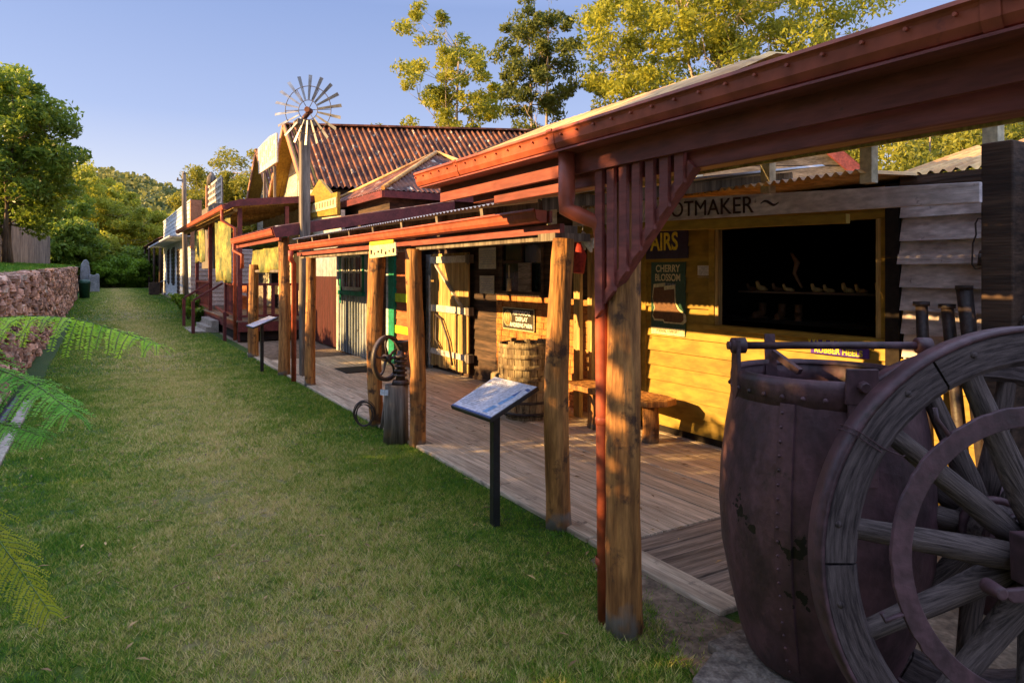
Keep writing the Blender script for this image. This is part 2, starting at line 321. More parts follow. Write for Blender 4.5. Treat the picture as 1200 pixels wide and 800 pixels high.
# grass colours, by place on the ground: green near the edges, straw where it is walked
def grassmat(name, blades):
    m = bpy.data.materials.new(name); m.use_nodes = True; t = m.node_tree; n = t.nodes; L = t.links
    b = n['Principled BSDF']; out = n['Material Output']; b.inputs['Roughness'].default_value = .6; b.inputs['Specular IOR Level'].default_value = .2
    tc = n.new('ShaderNodeTexCoord'); sx = n.new('ShaderNodeSeparateXYZ'); L.new(tc.outputs['Object'], sx.inputs[0])
    cb = n.new('ShaderNodeCombineXYZ'); L.new(sx.outputs[0], cb.inputs[0]); L.new(sx.outputs[1], cb.inputs[1])
    def noise(s, d=5, r=.6):
        k = n.new('ShaderNodeTexNoise'); k.inputs['Scale'].default_value = s; k.inputs['Detail'].default_value = d; k.inputs['Roughness'].default_value = r
        L.new(cb.outputs[0], k.inputs[0]); return k.outputs[0]
    def math_(op, a, b_=None, c=None):
        k = n.new('ShaderNodeMath'); k.operation = op
        for i, q in enumerate((a, b_, c)):
            if q is None: continue
            if isinstance(q, (int, float)): k.inputs[i].default_value = q
            else: L.new(q, k.inputs[i])
        return k.outputs[0]
    # straw band centred on the walking line x = .95
    dx = math_('ABSOLUTE', math_('SUBTRACT', sx.outputs[0], 1.0))
    band = math_('SUBTRACT', .84, math_('MULTIPLY', dx, .40))
    v = math_('ADD', band, math_('MULTIPLY', math_('SUBTRACT', noise(1.6, 7, .7), .5), 1.6))
    v = math_('ADD', v, math_('MULTIPLY', math_('SUBTRACT', noise(9, 3), .5), .7))
    if blades:
        at = n.new('ShaderNodeAttribute'); at.attribute_name = 'var'
        v = math_('ADD', v, math_('MULTIPLY', math_('SUBTRACT', at.outputs['Fac'], .5), 1.0))
    cr = n.new('ShaderNodeValToRGB'); e = cr.color_ramp.elements
    k = 1.05 if blades else .33
    e[0].position = .12; e[0].color = (.085*k, .215*k, .02*k, 1); e[1].position = 1; e[1].color = (.72*k, .58*k, .27*k, 1)
    q = e.new(.42); q.color = (.25*k, .36*k, .035*k, 1); q = e.new(.68); q.color = (.46*k, .44*k, .11*k, 1)
    L.new(v, cr.inputs[0]); L.new(cr.outputs[0], b.inputs['Base Color'])
    if blades:
        tr = n.new('ShaderNodeBsdfTranslucent'); mx = n.new('ShaderNodeMixShader'); mx.inputs[0].default_value = .3
        L.new(cr.outputs[0], tr.inputs[0]); L.new(b.outputs[0], mx.inputs[1]); L.new(tr.outputs[0], mx.inputs[2]); L.new(mx.outputs[0], out.inputs[0])
    else:
        bp = n.new('ShaderNodeBump'); bp.inputs['Strength'].default_value = .8; bp.inputs['Distance'].default_value = .03
        L.new(noise(35, 5), bp.inputs['Height']); L.new(bp.outputs[0], b.inputs['Normal'])
    return m
M['lawn'] = grassmat('lawn_ground', False); M['blades'] = grassmat('grass_blades', True)
M['leaf_gum'] = leafmat('gum_leaves', (.10,.13,.02), (.32,.32,.04), (.45,.40,.07), .4)
M['leaf_gum_bright'] = leafmat('sunny_gum_leaves', (.13,.17,.02), (.42,.42,.04), (.6,.54,.08), .46)
M['leaf_gum_dark'] = leafmat('dark_gum_leaves', (.06,.09,.02), (.20,.22,.035), None, .35)
M['leaf_dark'] = leafmat('deep_green_leaves', (.05,.11,.018), (.22,.31,.035), (.46,.48,.06), .42, .4)
M['leaf_mid'] = leafmat('bush_leaves', (.13,.18,.022), (.44,.46,.05), (.66,.6,.09), .46)
M['leaf_bright'] = leafmat('bright_shrub_leaves', (.07,.15,.012), (.2,.33,.025), None, .35)
M['leaf_fern'] = leafmat('feathery_leaflets', (.22,.48,.02), (.55,.78,.06), None, .5)
M['leaf_fern_yellow'] = leafmat('yellowing_leaflets', (.28,.34,.015), (.45,.45,.03), None, .5)
M['leaf_fern_dark'] = leafmat('blue_green_leaflets', (.10,.34,.035), (.26,.58,.07), None, .45)
M['leaf_far'] = leafmat('far_forest_leaves', (.07,.10,.035), (.26,.27,.07), (.42,.39,.10), .35)

# ---------------------------------------------------------------- setting
g = MB(); g.add([(-1500,-600,-.12),(2500,-600,-.12),(2500,1200,-.12),(-1500,1200,-.12)], [(0,1,2,3)])
tag(g.build('ground', M['soil']), kind='structure')
# lawn between wall and boardwalk, following the street's gentle rise
def strip(name, m, x0, x1, ys, dz=0, nx=2):
    b = MB(); vs = []; fs = []
    for y in ys:
        for i in range(nx): vs.append((x0+(x1-x0)*i/(nx-1), y, GZ(y)+dz))
    for j in range(len(ys)-1):
        for i in range(nx-1): fs.append((j*nx+i, j*nx+i+1, (j+1)*nx+i+1, (j+1)*nx+i))
    b.add(vs, fs); return b
ysl = [-8, 0, 5, 10, 20, 30, 45, 62, 90]
tag(strip('lawn', None, -.83, 3.0, ysl, 0).build('lawn', M['lawn']), kind='structure')
b = MB(); b.add([(-.83,-8,-.004),(-1.3,-8,-.004),(-1.3,12,-.004),(-.83,12,-.004)], [(0,3,2,1)]); b.add([(-.83,12,0),(-1.3,12,0),(-1.3,20,0),(-.83,20,0)], [(0,3,2,1)])
b.add([(-.83,20,0),(-1.3,20,0),(-1.3,90,GZ(90)),(-.83,90,GZ(90))], [(0,3,2,1)])
tag(b.build('lawn_edge', M['lawn']), kind='structure')
b = MB(); b.add([(3.0,14.6,-.01),(14,14.6,-.01),(14,20,-.01),(3.0,20,-.01)], [(0,1,2,3)]); b.add([(3.0,20,-.01),(14,20,-.01),(14,90,GZ(90)-.01),(3.0,90,GZ(90)-.01)], [(0,1,2,3)])
tag(b.build('yard_ground', M['dirt']), kind='structure')
# bare dirt by the near end of the boardwalk
b = MB(); vs = [(1.98,-3,.004),(2.2,.6,.004),(2.02,1.3,.004),(2.3,2.0,.004),(2.25,2.5,.004),(2.45,3.0,.004),(2.62,3.4,.004),(2.8,3.5,.004),(2.8,2.4,.004),(5.4,2.4,.004),(12,2.4,.004),(12,-3,.004)]
b.add(vs, [tuple(range(len(vs)-1,-1,-1))][::-1]); b.f[-1] = tuple(reversed(b.f[-1]))
tag(b.build('dirt_ground', M['dirt']), kind='structure')
# garden bed and raised lawn to the left
b = MB()
vs = []; fs = []; nx = 10; yy = [-8, 0, 4, 8, 10.9, 11.3, 16, 22, 32, 45, 60, 90]
for y in yy:
    for i in range(nx):
        x = -1.28 - [0,.05,.6,1.4,2.4,4,8,20,60,200][i]
        if y < 11: z = .0 + .10*min(1, -x-1.28)+ min(2.2, max(0, -x-2.2)*.28)
        else: z = 1.72 + (y-11)*.011 + .10*min(4, (-x-1.28))*(1 if -x < 6 else 1) + max(0, -x-6)*.05
        vs.append((x, y, z))
for j in range(len(yy)-1):
    for i in range(nx-1): fs.append((j*nx+i, j*nx+i+1, (j+1)*nx+i+1, (j+1)*nx+i))
b.add(vs, [tuple(reversed(f)) for f in fs]); 
def TZ(x, y): return (1.72 + (y-11)*.011 + .10*min(4, -x-1.28) + max(0, -x-6)*.05) if y >= 11 else .1*min(1, -x-1.28)+min(2.2, max(0, -x-2.2)*.28)
tag(b.build('raised_lawn', M['lawn']), kind='structure')
# kerb on the left and its drain
b = MB(); b.box(-.92,-.80,-4,11.6,-.05,.035); tag(bevel(b.build('kerb', M['concrete']), .01), kind='structure')
b = MB()
for k in range(40):
    y0 = 7.6+k*.1; b.lathe([(.05,0),(.06,.02),(.06,.06),(.05,.08)], (-1.0,y0,.05), 14, Matrix.Rotation(-math.pi/2, 3, 'X'))
tag(b.build('drain_pipe', M['drain']), 'black ribbed drain pipe lying along the left concrete kerb', 'pipe')
# boardwalk
dk = MB(); rnd = random.Random(3)
x = 2.98
while x < 5.95:
    wd = .118
    y = 3.5 + rnd.uniform(-.0, .0)
    while y < 14.5:
        L_ = rnd.uniform(2.4, 4.2); y2 = min(14.5, y+L_)
        if 14.5-y2 < .6: y2 = 14.5
        dk.box(x, x+wd-.006, y, y2-.004, -.04, rnd.uniform(.018,.026)); y = y2
    x += wd
tag(dk.build('boardwalk', M['deck']), kind='structure')
dk = MB(); y = 2.42
while y < 3.49:
    dk.box(2.95, 5.45, y, min(3.496, y+.15)-.007, -.04, .016+rnd.uniform(-.006,.006)); y += .15
dk.box(2.9,4.4,2.1,2.27,-.03,.035); dk.box(3.3,4.6,1.95,2.09,-.05,.02)
tag(dk.build('boardwalk_end', M['deck_grey']), kind='structure')
b = MB(); yk = 2.5
for L_ in (1.15,1.3,1.6,1.5,1.8,2,2,2.2):
    b.box(2.78, 2.975, yk, yk+L_-.012, -.06, .03+rnd.uniform(-.004,.004)); yk += L_
M['kerb_timber'] = mat('pale_kerb_timber', (.58,.47,.34), (.36,.28,.2), (16,1.2,9), .8, .5, (50,3,50), c3=(.22,.18,.14), w3=.6, s3=5)
tag(bevel(b.build('boardwalk_kerb', M['kerb_timber']), .012), kind='structure')

# ---------------------------------------------------------------- grass blades
def vnoise(x, y, s, seed):
    r = np.random.RandomState(seed); G = r.rand(256, 256); x = x*s+300; y = y*s+300
    xi = np.floor(x).astype(int); yi = np.floor(y).astype(int); fx = x-xi; fy = y-yi; fx = fx*fx*(3-2*fx); fy = fy*fy*(3-2*fy)
    g_ = lambda a, c: G[a % 256, c % 256]
    return (g_(xi,yi)*(1-fx)+g_(xi+1,yi)*fx)*(1-fy)+(g_(xi,yi+1)*(1-fx)+g_(xi+1,yi+1)*fx)*fy
def blades(n, x0, x1, y0, y1, h, wd, seed, zf=None, keep=None):
    r = np.random.RandomState(seed); x = r.uniform(x0, x1, n); y = r.uniform(y0, y1, n)
    den = vnoise(x, y, 1.3, 5)*.6 + vnoise(x, y, 7, 6)*.5
    k = (den > .06 + .2*r.rand(n)) & (vnoise(x, y, 32, 7) > .16+.4*r.rand(n))
    if keep is not None: k &= keep(x, y, r)
    x, y, den = x[k], y[k], den[k]; n = len(x)
    z = np.where(y < 20, 0, .014*(y-20)) if zf is None else zf(x, y)
    hh = h*(.45+.75*r.rand(n))*(.45+1.0*den); a = r.uniform(0, 2*np.pi, n); ln = r.uniform(.3, 1.5, n)*hh; b_ = r.uniform(0, 2*np.pi, n)
    ww = wd*(.7+.6*r.rand(n))
    V = np.empty((n, 3, 3)); V[:,0] = np.stack([x-np.cos(a)*ww/2, y-np.sin(a)*ww/2, z-.002], 1); V[:,1] = np.stack([x+np.cos(a)*ww/2, y+np.sin(a)*ww/2, z-.002], 1)
    V[:,2] = np.stack([x+np.cos(b_)*ln, y+np.sin(b_)*ln, z+hh], 1)
    var = np.repeat(r.rand(n), 3)
    return V.reshape(-1, 3), var
def nodirt(x, y, r):
    edge = 2.78 - np.clip((3.4-y)/1.2, 0, 1)*.55 + (vnoise(x, y, 4, 9)-.5)*.25
    sparse = (x < 2.9) & (y < 3.6) & (r.rand(len(x)) < .10) & (x < 2.76)
    return (x < np.where(y > 3.4, 2.755, edge)) | sparse
Vs, As = [], []
for a_ in ((420000,-.79,2.9,1.6,7.0,.030,.0052,1),(230000,-.79,2.76,7.0,14,.034,.008,2),(110000,-.85,2.78,14,28,.04,.012,3),(60000,-1.2,3.4,28,62,.05,.03,4),(22000,-1.25,-.92,2,11,.07,.005,8)):
    v_, q_ = blades(*a_, keep=nodirt if a_[3] < 3 else None); Vs.append(v_); As.append(q_)
zf = lambda x, y: 1.72+(y-11)*.011+.10*np.minimum(4, -x-1.28)
v_, q_ = blades(60000, -.78, 2.74, 1.8, 12, .055, .006, 21, keep=lambda x, y, r: (vnoise(x, y, 3.3, 31) > .80) | ((x > 2.68) & (y > 3.4) & (r.rand(len(x)) < .06))); Vs.append(v_); As.append(q_)
v_, q_ = blades(45000, -5, -1.45, 14, 55, .09, .022, 11, zf=zf); Vs.append(v_); As.append(q_)
V = np.concatenate(Vs); A = np.concatenate(As)
tag(npmesh('grass', M['blades'], V, np.arange(len(V)).reshape(-1, 3), attr=A, nper=3), 'short turf, green at the edges and straw coloured where it is walked', 'grass', kind='stuff')

rl = np.random.RandomState(77); n = 420; lx = np.concatenate([rl.uniform(-.7, 2.7, 300), rl.uniform(2.9, 5.2, 120)]); ly = np.concatenate([rl.uniform(2, 16, 300), rl.uniform(2.6, 12, 120)])
an = rl.uniform(0, 6.28, n); ll = rl.uniform(.018, .045, n); wl = ll*.22; V = np.empty((n, 4, 3)); zz = np.where(lx > 2.8, .034, .030)+rl.uniform(0, .006, n)
for k, (a_, c_) in enumerate(((-1, 0), (0, 1), (1, 0), (0, -1))): V[:,k] = np.stack([lx+np.cos(an)*ll*a_-np.sin(an)*wl*c_, ly+np.sin(an)*ll*a_+np.cos(an)*wl*c_, zz+(.006 if k % 2 else 0)], 1)
tag(npmesh('fallen_leaves', mat('dry_leaves', (.38,.25,.10), (.16,.09,.04), (3,3,3), .7, 0, island=.4), V.reshape(-1, 3), np.arange(n*4).reshape(-1, 4)), 'dry gum leaves scattered over the lawn and boards', 'leaves', kind='stuff')
# ---------------------------------------------------------------- vegetation
def leafquads(C, size, r, aspect=.42, flat=0.0, droop=0.0):
    n = len(C); d = r.normal(size=(n, 3)); d[:,2] = d[:,2]*(1-flat) - droop; d /= np.linalg.norm(d, axis=1)[:,None]+1e-9
    q = r.normal(size=(n, 3)); q[:,2] += flat*1.5; s_ = np.cross(d, q); s_ /= np.linalg.norm(s_, axis=1)[:,None]+1e-9
    L_ = size*(.6+.8*r.rand(n))[:,None]; W_ = L_*aspect
    V = np.empty((n, 4, 3)); V[:,0] = C-d*L_/2; V[:,1] = C+s_*W_/2; V[:,2] = C+d*L_/2; V[:,3] = C-s_*W_/2
    return V.reshape(-1, 3)
def clumpleaves(cs, rad, per, size, r, flat=.25, **kw):
    cs = np.asarray(cs); n = len(cs)*per
    idx = np.repeat(np.arange(len(cs)), per)
    d = r.normal(size=(n, 3)); d /= np.linalg.norm(d, axis=1)[:,None]; rr = r.rand(n)**.45
    R = (rad*(.6+.7*r.rand(len(cs))))[idx]
    C = cs[idx] + d*(rr*R)[:,None]*np.array([1, 1, 1-flat])
    tone = (.25+.5*r.rand(len(cs)))[idx]
    V = leafquads(C, size, r, **kw)
    return V, np.repeat(np.clip(tone + .5*(r.rand(n)-.5), 0, 1), 4)
def tree(name, label, base, H, tr, cw, fb=.35, K=60, per=250, lsize=.2, rad=None, lm='leaf_gum', bm='bark_pale', seed=1, stems=1, group=None, cat='tree', lean=(0,0), shell=.55, limbs=7, squash=1.0, zmin=None, topsq=1.0):
    r = np.random.RandomState(seed); base = Vector(base); t = thing(name, label, cat, base, group)
    rad = rad or cw*.13
    cz = H*(fb+1)/2; rz = H*(1-fb)/2; cs = []
    while len(cs) < K:
        d = r.normal(size=3); d /= np.linalg.norm(d); q = shell+(1-shell)*r.rand() if r.rand() < .75 else r.rand()
        p = np.array([d[0]*cw/2*q*squash+lean[0]*.7, d[1]*cw/2*q+lean[1]*.7, cz+d[2]*rz*q])
        cs.append(p)
    nodes = []; wood = MB()
    for s_ in range(stems):
        ex = (r.uniform(-1, 1)*cw*.14*(stems > 1)+lean[0], r.uniform(-1, 1)*cw*.14*(stems > 1)+lean[1])
        pts = []; m_ = 8
        for i in range(m_+1):
            q = i/m_; pts.append(Vector((ex[0]*q + math.sin(q*5+seed+s_)*cw*.015 + s_*tr*1.5*(1-q), ex[1]*q + math.cos(q*4+seed)*cw*.012, H*.82*q)))
        rs = [tr*(1.25-.25*min(1, i*2))*(1-.86*i/m_)/(1 if stems == 1 else 1.25) for i in range(m_+1)]
        wood.path(pts, rs, 8, seed=seed)
        nodes += [(p, rs[i]) for i, p in enumerate(pts) if p.z > H*fb*.75]
    for l_ in range(limbs):
        p0, r0 = nodes[int(r.rand()*len(nodes)*.7)]; tgt = Vector(cs[int(r.rand()*K)]); tgt = p0 + (tgt-p0)*.75
        mid = p0.lerp(tgt, .5) + Vector((0, 0, -.04*cw+.06*cw*r.rand()))
        pts = [p0, p0.lerp(mid, .5)+Vector(r.normal(size=3)*.02*cw), mid, mid.lerp(tgt, .5)+Vector(r.normal(size=3)*.02*cw), tgt]
        rr = max(.02, r0*.6); wood.path(pts, [rr, rr*.8, rr*.6, rr*.42, rr*.25], 6); nodes += [(p, rr*.4) for p in pts[2:]]
    for c in cs:
        c = Vector(c); near = min(nodes, key=lambda n_: (n_[0]-c).length + (0 if n_[0].z < c.z else .8*(n_[0].z-c.z)))
        p0 = near[0]; m1 = p0.lerp(c, .5)+Vector(r.normal(size=3)*.03*cw); rr = max(.012, min(near[1]*.6, tr*.16))
        wood.path([p0, m1, c], [rr, rr*.6, rr*.3], 5)
    wood.raw('trunk', M[bm], t)
    V, A_ = clumpleaves(cs, rad, per, lsize, r, droop=.3 if 'gum' in lm else 0)
    if zmin is not None:
        k = (V.reshape(-1, 4, 3)[:,0,2] > zmin); V = V.reshape(-1, 4, 3)[k].reshape(-1, 3); A_ = A_.reshape(-1, 4)[k].ravel()
    npmesh('crown', M[lm], V, np.arange(len(V)).reshape(-1, 4), t, attr=A_)
    return t
def G(px, d, z=None):    # a spot on the ground seen in a given direction at a given distance
    p = PP(px, 320, d); p.z = GZ(p.y)-.1 if z is None else z; return p
# left tree on the raised lawn
p = PP(8, 312, 25); p.z = TZ(p.x, p.y)-.05
tree('dense_tree', 'dense dark green twin stemmed tree in front of the paling fence at the far left', p, 7.4, .12, 4.9, .1, 135, 210, .2, rad=.52, lm='leaf_dark', bm='bark_dark', seed=4, stems=2, shell=.5, lean=(.3,-.2))
# gums behind the roofs
GG = 'tall gum trees behind the shop roofs'
tree('gum_tree', 'slender pale twin trunked gum standing apart behind the rusty roof ridge', G(521, 44), 19.4, .3, 7.6, .40, 85, 150, .27, rad=.62, lm='leaf_gum_bright', seed=11, stems=2, group=GG, shell=.5, limbs=12)
tree('gum_tree', 'narrow dark leaved gum between the slender gum and the huge golden gum', G(628, 40), 19.0, .24, 5.2, .46, 85, 170, .25, rad=.6, lm='leaf_gum_dark', limbs=11, seed=23, stems=2, group=GG)
tree('gum_tree', 'huge golden green gum with broad crown above the near maroon gutter', G(842, 38), 20.5, .5, 17, .40, 300, 190, .28, rad=.92, lm='leaf_gum_bright', seed=31, limbs=20, group=GG)
tree('gum_tree', 'gum crown at the upper right seen just over the top of the gutter', G(1135, 34), 15.4, .4, 7, .3, 100, 260, .24, rad=1.1, lm='leaf_gum', seed=37, group=GG)
tree('small_tree', 'leafy tree seen through the gap under the near maroon beam', G(1090, 24), 8.3, .16, 9.5, .3, 110, 260, .2, rad=.9, lm='leaf_gum', seed=41)
tree('small_tree', 'low light green tree top peeping over the left end of the rusty ridge', G(452, 50), 12.2, .2, 5, .45, 40, 260, .24, rad=.9, lm='leaf_gum', seed=43)
tree('gum_tree', 'yellow green gum rising behind the lattice parapet left of the gables', G(272, 62), 12.6, .25, 9, .3, 90, 300, .28, rad=1.0, lm='leaf_gum', seed=47)
tree('small_tree', 'small round gum top right of the street pole', G(236, 75), 10.2, .2, 5, .3, 50, 260, .3, rad=.9, lm='leaf_gum', seed=48)
# belt of trees at the end of the street
bl = [(85,70,13.2,9,'tallest round yellow green tree directly above the far end of the stone wall','leaf_mid'),
      (45,62,10.0,9,'tree behind the paling fence with its crown mostly hidden by the dense dark tree','leaf_dark'),
      (118,78,12.2,9,'pale olive tree on the skyline just right of the tallest street end tree','leaf_mid'),
      (150,72,8.6,9,'golden lit spreading tree in the middle of the street end','leaf_mid'),
      (176,84,9.0,9,'golden tree rising behind the slab hut roof','leaf_mid'),
      (205,90,8.6,9,'gold green tree behind the white shop parapet','leaf_mid'),
      (100,60,4.8,7,'lower olive tree above the standing stone','leaf_mid'),
      (70,55,5.6,6,'shaded bushy tree rising from behind the end of the paling fence','leaf_dark'),
      (140,62,3.4,8,'dark green low tree at the very end of the lawn','leaf_dark')]
for i, (px, d, h, cw, lab, lm) in enumerate(bl):
    tree('bush_tree', lab, G(px, d), h, .2, cw, .22, 100, 150, .36, rad=.8, lm=lm, bm='bark_dark' if lm == 'leaf_dark' else 'bark_pale', seed=60+i, group='trees at the end of the street')
for i, (px, d, h, cw, lab) in enumerate(((128,58,2.3,3.6,'bright green shrub right of the standing stone at the end of the lawn'),(146,56,2.7,4,'bright green shrub in the middle of the lawn end'),(160,57,2.2,3.2,'bright shrub beside the slab hut corner post'))):
    tree('shrub', lab, G(px, d), h, .05, cw, .05, 40, 240, .24, rad=.55, lm='leaf_bright', bm='bark_dark', seed=80+i, cat='shrub', group='shrubs at the end of the lawn')
# wooded hill
def hillz(x, y):
    # ridge line seen from the street
    k = math.hypot(x, y); a = math.atan2(x, y)
    e = max(.035, .096 - .20*(max(-.35, a)-.03))     # elevation angle falls away to the right
    e += .006*math.sin(a*17)+.004*math.sin(a*41+1)
    top = e*420; q = min(1, max(0, (k-150)/270)); return top*(q*q*(3-2*q)) if k < 420 else top*max(.2, 1-(k-420)/500)
hb = MB(); na, nr = 60, 24; vs = []; fs = []
for i in range(na+1):
    a = -1.1 + 2.6*i/na
    for j in range(nr+1):
        k = 150+350*j/nr; x, y = k*math.sin(a), k*math.cos(a); vs.append((x, y, hillz(x, y)-.5))
for i in range(na):
    for j in range(nr): fs.append((i*(nr+1)+j, i*(nr+1)+j+1, (i+1)*(nr+1)+j+1, (i+1)*(nr+1)+j))
hb.add(vs, [tuple(reversed(f)) for f in fs], True); tag(hb.build('hill', M['soil']), kind='structure')
r = np.random.RandomState(5); cs = []
while len(cs) < 4200:
    a = r.uniform(-.22, .55) if r.rand() < .8 else r.uniform(-.9, 1.4); k = r.uniform(150, 430); x, y = k*math.sin(a), k*math.cos(a); cs.append((x, y, hillz(x, y)+r.uniform(3, 7)))
V, A_ = clumpleaves(cs, 5.2, 75, 2.0, r, flat=.2, aspect=.8)
tag(npmesh('forest', M['leaf_far'], V, np.arange(len(V)).reshape(-1, 4), attr=A_), 'wooded hillside closing the end of the street', 'forest', kind='stuff')
tree('gum_tree', 'added shade gum behind the paling fence, nearer of the two outside the left of the frame', (-12.5, 50, 2.6), 10.5, .25, 9, .1, 110, 200, .4, rad=1.1, lm='leaf_gum', seed=201)  # two unseen gums added to keep the white shop front in shade
tree('gum_tree', 'added shade gum behind the paling fence, farther of the two outside the left of the frame', (-14, 61, 2.8), 10.5, .25, 10, .1, 110, 200, .4, rad=1.1, lm='leaf_gum', seed=202)
# shrubs and a big tree left of the frame: their shade falls over the lawn and the near end
shade = [(-4.4,-1.4,3.6,2.8),(-4.3,.7,3.7,2.8),(-4.4,3.0,3.6,3.2),(-4.3,5.4,2.95,2.5),(-4.5,7.2,2.7,2.4),(-4.4,9.2,2.5,2.3),(-4.5,10.5,2.3,2.2),(-4.6,11.6,1.5,2.3),(-5.0,14.2,1.6,2.6),(-5.2,17,1.4,2.6),(-5.3,20,1.5,2.6)]
for i, (x, y, h, cw) in enumerate(shade):
    tree('shrub', 'dense shrub on the bank beside the raised lawn', (x, y, TZ(x, y)-.1), h, .06, cw, .02, 60, 230, .16, rad=.5, lm='leaf_dark', bm='bark_dark', seed=100+i, cat='shrub', group='shrubs along the bank left of the lawn')
tree('shade_tree', 'big leafy tree standing on the bank left of the camera', (-6.6, .5, .9), 9.5, .3, 9.0, .04, 480, 330, .30, rad=1.0, lm='leaf_dark', bm='bark_dark', seed=120, shell=.4)

# ---------------------------------------------------------------- retaining wall, fence, stone, bin
t = thing('retaining_wall', 'rough pink and grey stone retaining wall along the left of the lawn', 'wall', (-1.3, 11, 0))
b = MB(); b.slab([(-1.62,11.05,-.1),(-1.23,11.05,-.1),(-1.23,46.5,.2),(-1.62,46.5,.2)], (0,0,1), 1.75)
b2 = MB(); ico = []
for i in range(1):
    pass
b.build('core', M['mortar'], t)
rnd = random.Random(12)
def rock(mb, c, sx, sy, sz):
    vs = []; n1, n2 = 7, 4
    off = [rnd.uniform(.72, 1.15) for _ in range(n1*(n2+1)+2)]
    for j in range(n2+1):
        ph = -math.pi/2 + math.pi*(j+.5)/(n2+1)
        for i in range(n1):
            th = 2*math.pi*(i+.3*j)/n1; o = off[j*n1+i]
            ex = lambda v: math.copysign(abs(v)**.6, v)
            vs.append((c[0]+ex(math.cos(ph)*math.cos(th))*sx*o, c[1]+ex(math.cos(ph)*math.sin(th))*sy*o, c[2]+ex(math.sin(ph))*sz*o))
    fs = [(j*n1+i, j*n1+(i+1)%n1, (j+1)*n1+(i+1)%n1, (j+1)*n1+i) for j in range(n2) for i in range(n1)]
    fs += [tuple(range(n1-1,-1,-1)), tuple(n2*n1+i for i in range(n1))]
    mb.add(vs, fs)
y = 11.0
st = MB()
while y < 46.6:
    z = GZ(y)-.02; wd = rnd.uniform(.2,.36) if y < 25 else rnd.uniform(.24,.4); top = 1.75+(y-11)*.011+GZ(y)*.0
    while z < top-.02:
        h = rnd.uniform(.13,.26); h = min(h, max(.08, top-z)); rock(st, (-1.26+rnd.uniform(-.06,.05), y+rnd.uniform(-.02,.02), z+h/2), .13, wd*.53, h*.50); z += h*.95
    for q in (-1.42,-1.6): rock(st, (q, y, top-.05), .1, wd*.55, .07)
    y += wd*.96
for z in np.arange(.0, 1.6, .2): rock(st, (-1.4, 11.0, z+.1), .2, .12, .12)
st.build('stones', M['stone'], t)
t = thing('paling_fence', 'weathered grey timber paling fence above the raised lawn at left', 'fence', (-3.1, 40, TZ(-3.1, 40)))
b = MB(); y = 20.0
while y < 51:
    x = -3.75+(y-20)*.034; z = TZ(x, y); h = 1.75+rnd.uniform(-.09,.07); b.box(x-rnd.uniform(0,.02), x+.02, y, y+.125, z, z+h); y += .15
b.build('palings', M['paling'], t)
b = MB(); b.slab([(-3.80,20,2.4),(-3.76,20,2.4),(-2.72,51,2.75),(-2.76,51,2.75)], (0,0,1), .09); b.slab([(-3.80,20,3.2),(-3.76,20,3.2),(-2.72,51,3.5),(-2.76,51,3.5)], (0,0,1), .09); b.build('rails', M['paling'], t)
p = PP(100, 320, 47); p.z = GZ(p.y)
t = thing('standing_stone', 'tall pointed grey stone with a block beside it at the end of the stone wall', 'stone', p)
b = MB(); b.slab([p+Vector((-.32,0,0)), p+Vector((.3,0,0)), p+Vector((.28,0,1.5)), p+Vector((.2,0,2.05)), p+Vector((.08,0,2.25)), p+Vector((-.1,0,2.2)), p+Vector((-.26,0,1.9)), p+Vector((-.32,0,1.3))], (0,1,0), .5)
bevel(b.build('stone', M['statue'], t), .06, 3)
b = MB(); b.slab([p+Vector((.22,-.3,0)), p+Vector((.85,-.3,0)), p+Vector((.83,-.3,1.2)), p+Vector((.7,-.3,1.28)), p+Vector((.5,-.3,1.15)), p+Vector((.22,-.3,1.25))], (0,1,0), .4); bevel(b.build('block', M['statue'], t), .05, 2)
p = PP(99, 320, 39); p.z = GZ(p.y)
t = thing('rubbish_bin', 'small dark green bin standing at the foot of the far stone wall', 'bin', p)
b = MB(); b.lathe([(.001,0),(.24,0),(.3,.85),(.31,.86),(.001,.86)], p, 20); b.build('body', M['bin_green'], t)
b = MB(); b.lathe([(.33,.86),(.33,.92),(.22,1.05),(.001,1.08)], p, 20); b.build('lid', M['bin_green'], t)

# ---------------------------------------------------------------- helpers for buildings
def clad(mb, o, u, n, L_, z0, z1, h=.18, holes=(), dep=.022, j=.0, rn=random.Random(5)):
    """lapped boards on a wall: o start, u along, n outward; holes = (u0,u1,z0,z1)"""
    o, u, n = Vector(o), Vector(u).normalized(), Vector(n).normalized(); k = 0; z = z0
    while z < z1-1e-4:
        zt = min(z+h, z1); segs = [(0, L_)]
        for a, c, p0, p1 in holes:
            if zt > p0+.01 and z < p1-.01:
                ns = []
                for s0, s1 in segs:
                    if a > s0: ns.append((s0, min(a, s1)))
                    if c < s1: ns.append((max(c, s0), s1))
                segs = [q for q in ns if q[1]-q[0] > .01]
        for s0, s1 in segs:
            d0 = dep+rn.uniform(0, .004); jj = rn.uniform(-j, j)
            P = lambda s, zz, dd: o+u*s+n*dd+Vector((0,0,zz))
            e0, e1 = s0 + (rn.uniform(-j, j) if s0 == 0 else 0), s1 + (rn.uniform(-j, j) if s1 == L_ else 0)
            vs = [P(e0,z,0),P(e1,z,0),P(e1,zt,0),P(e0,zt,0),P(e0,z-.012,d0),P(e1,z-.012,d0),P(e1,zt,.004),P(e0,zt,.004)]
            mb.add(vs, [(0,1,2,3),(4,7,6,5),(0,4,5,1),(1,5,6,2),(2,6,7,3),(3,7,4,0)])
        z = zt
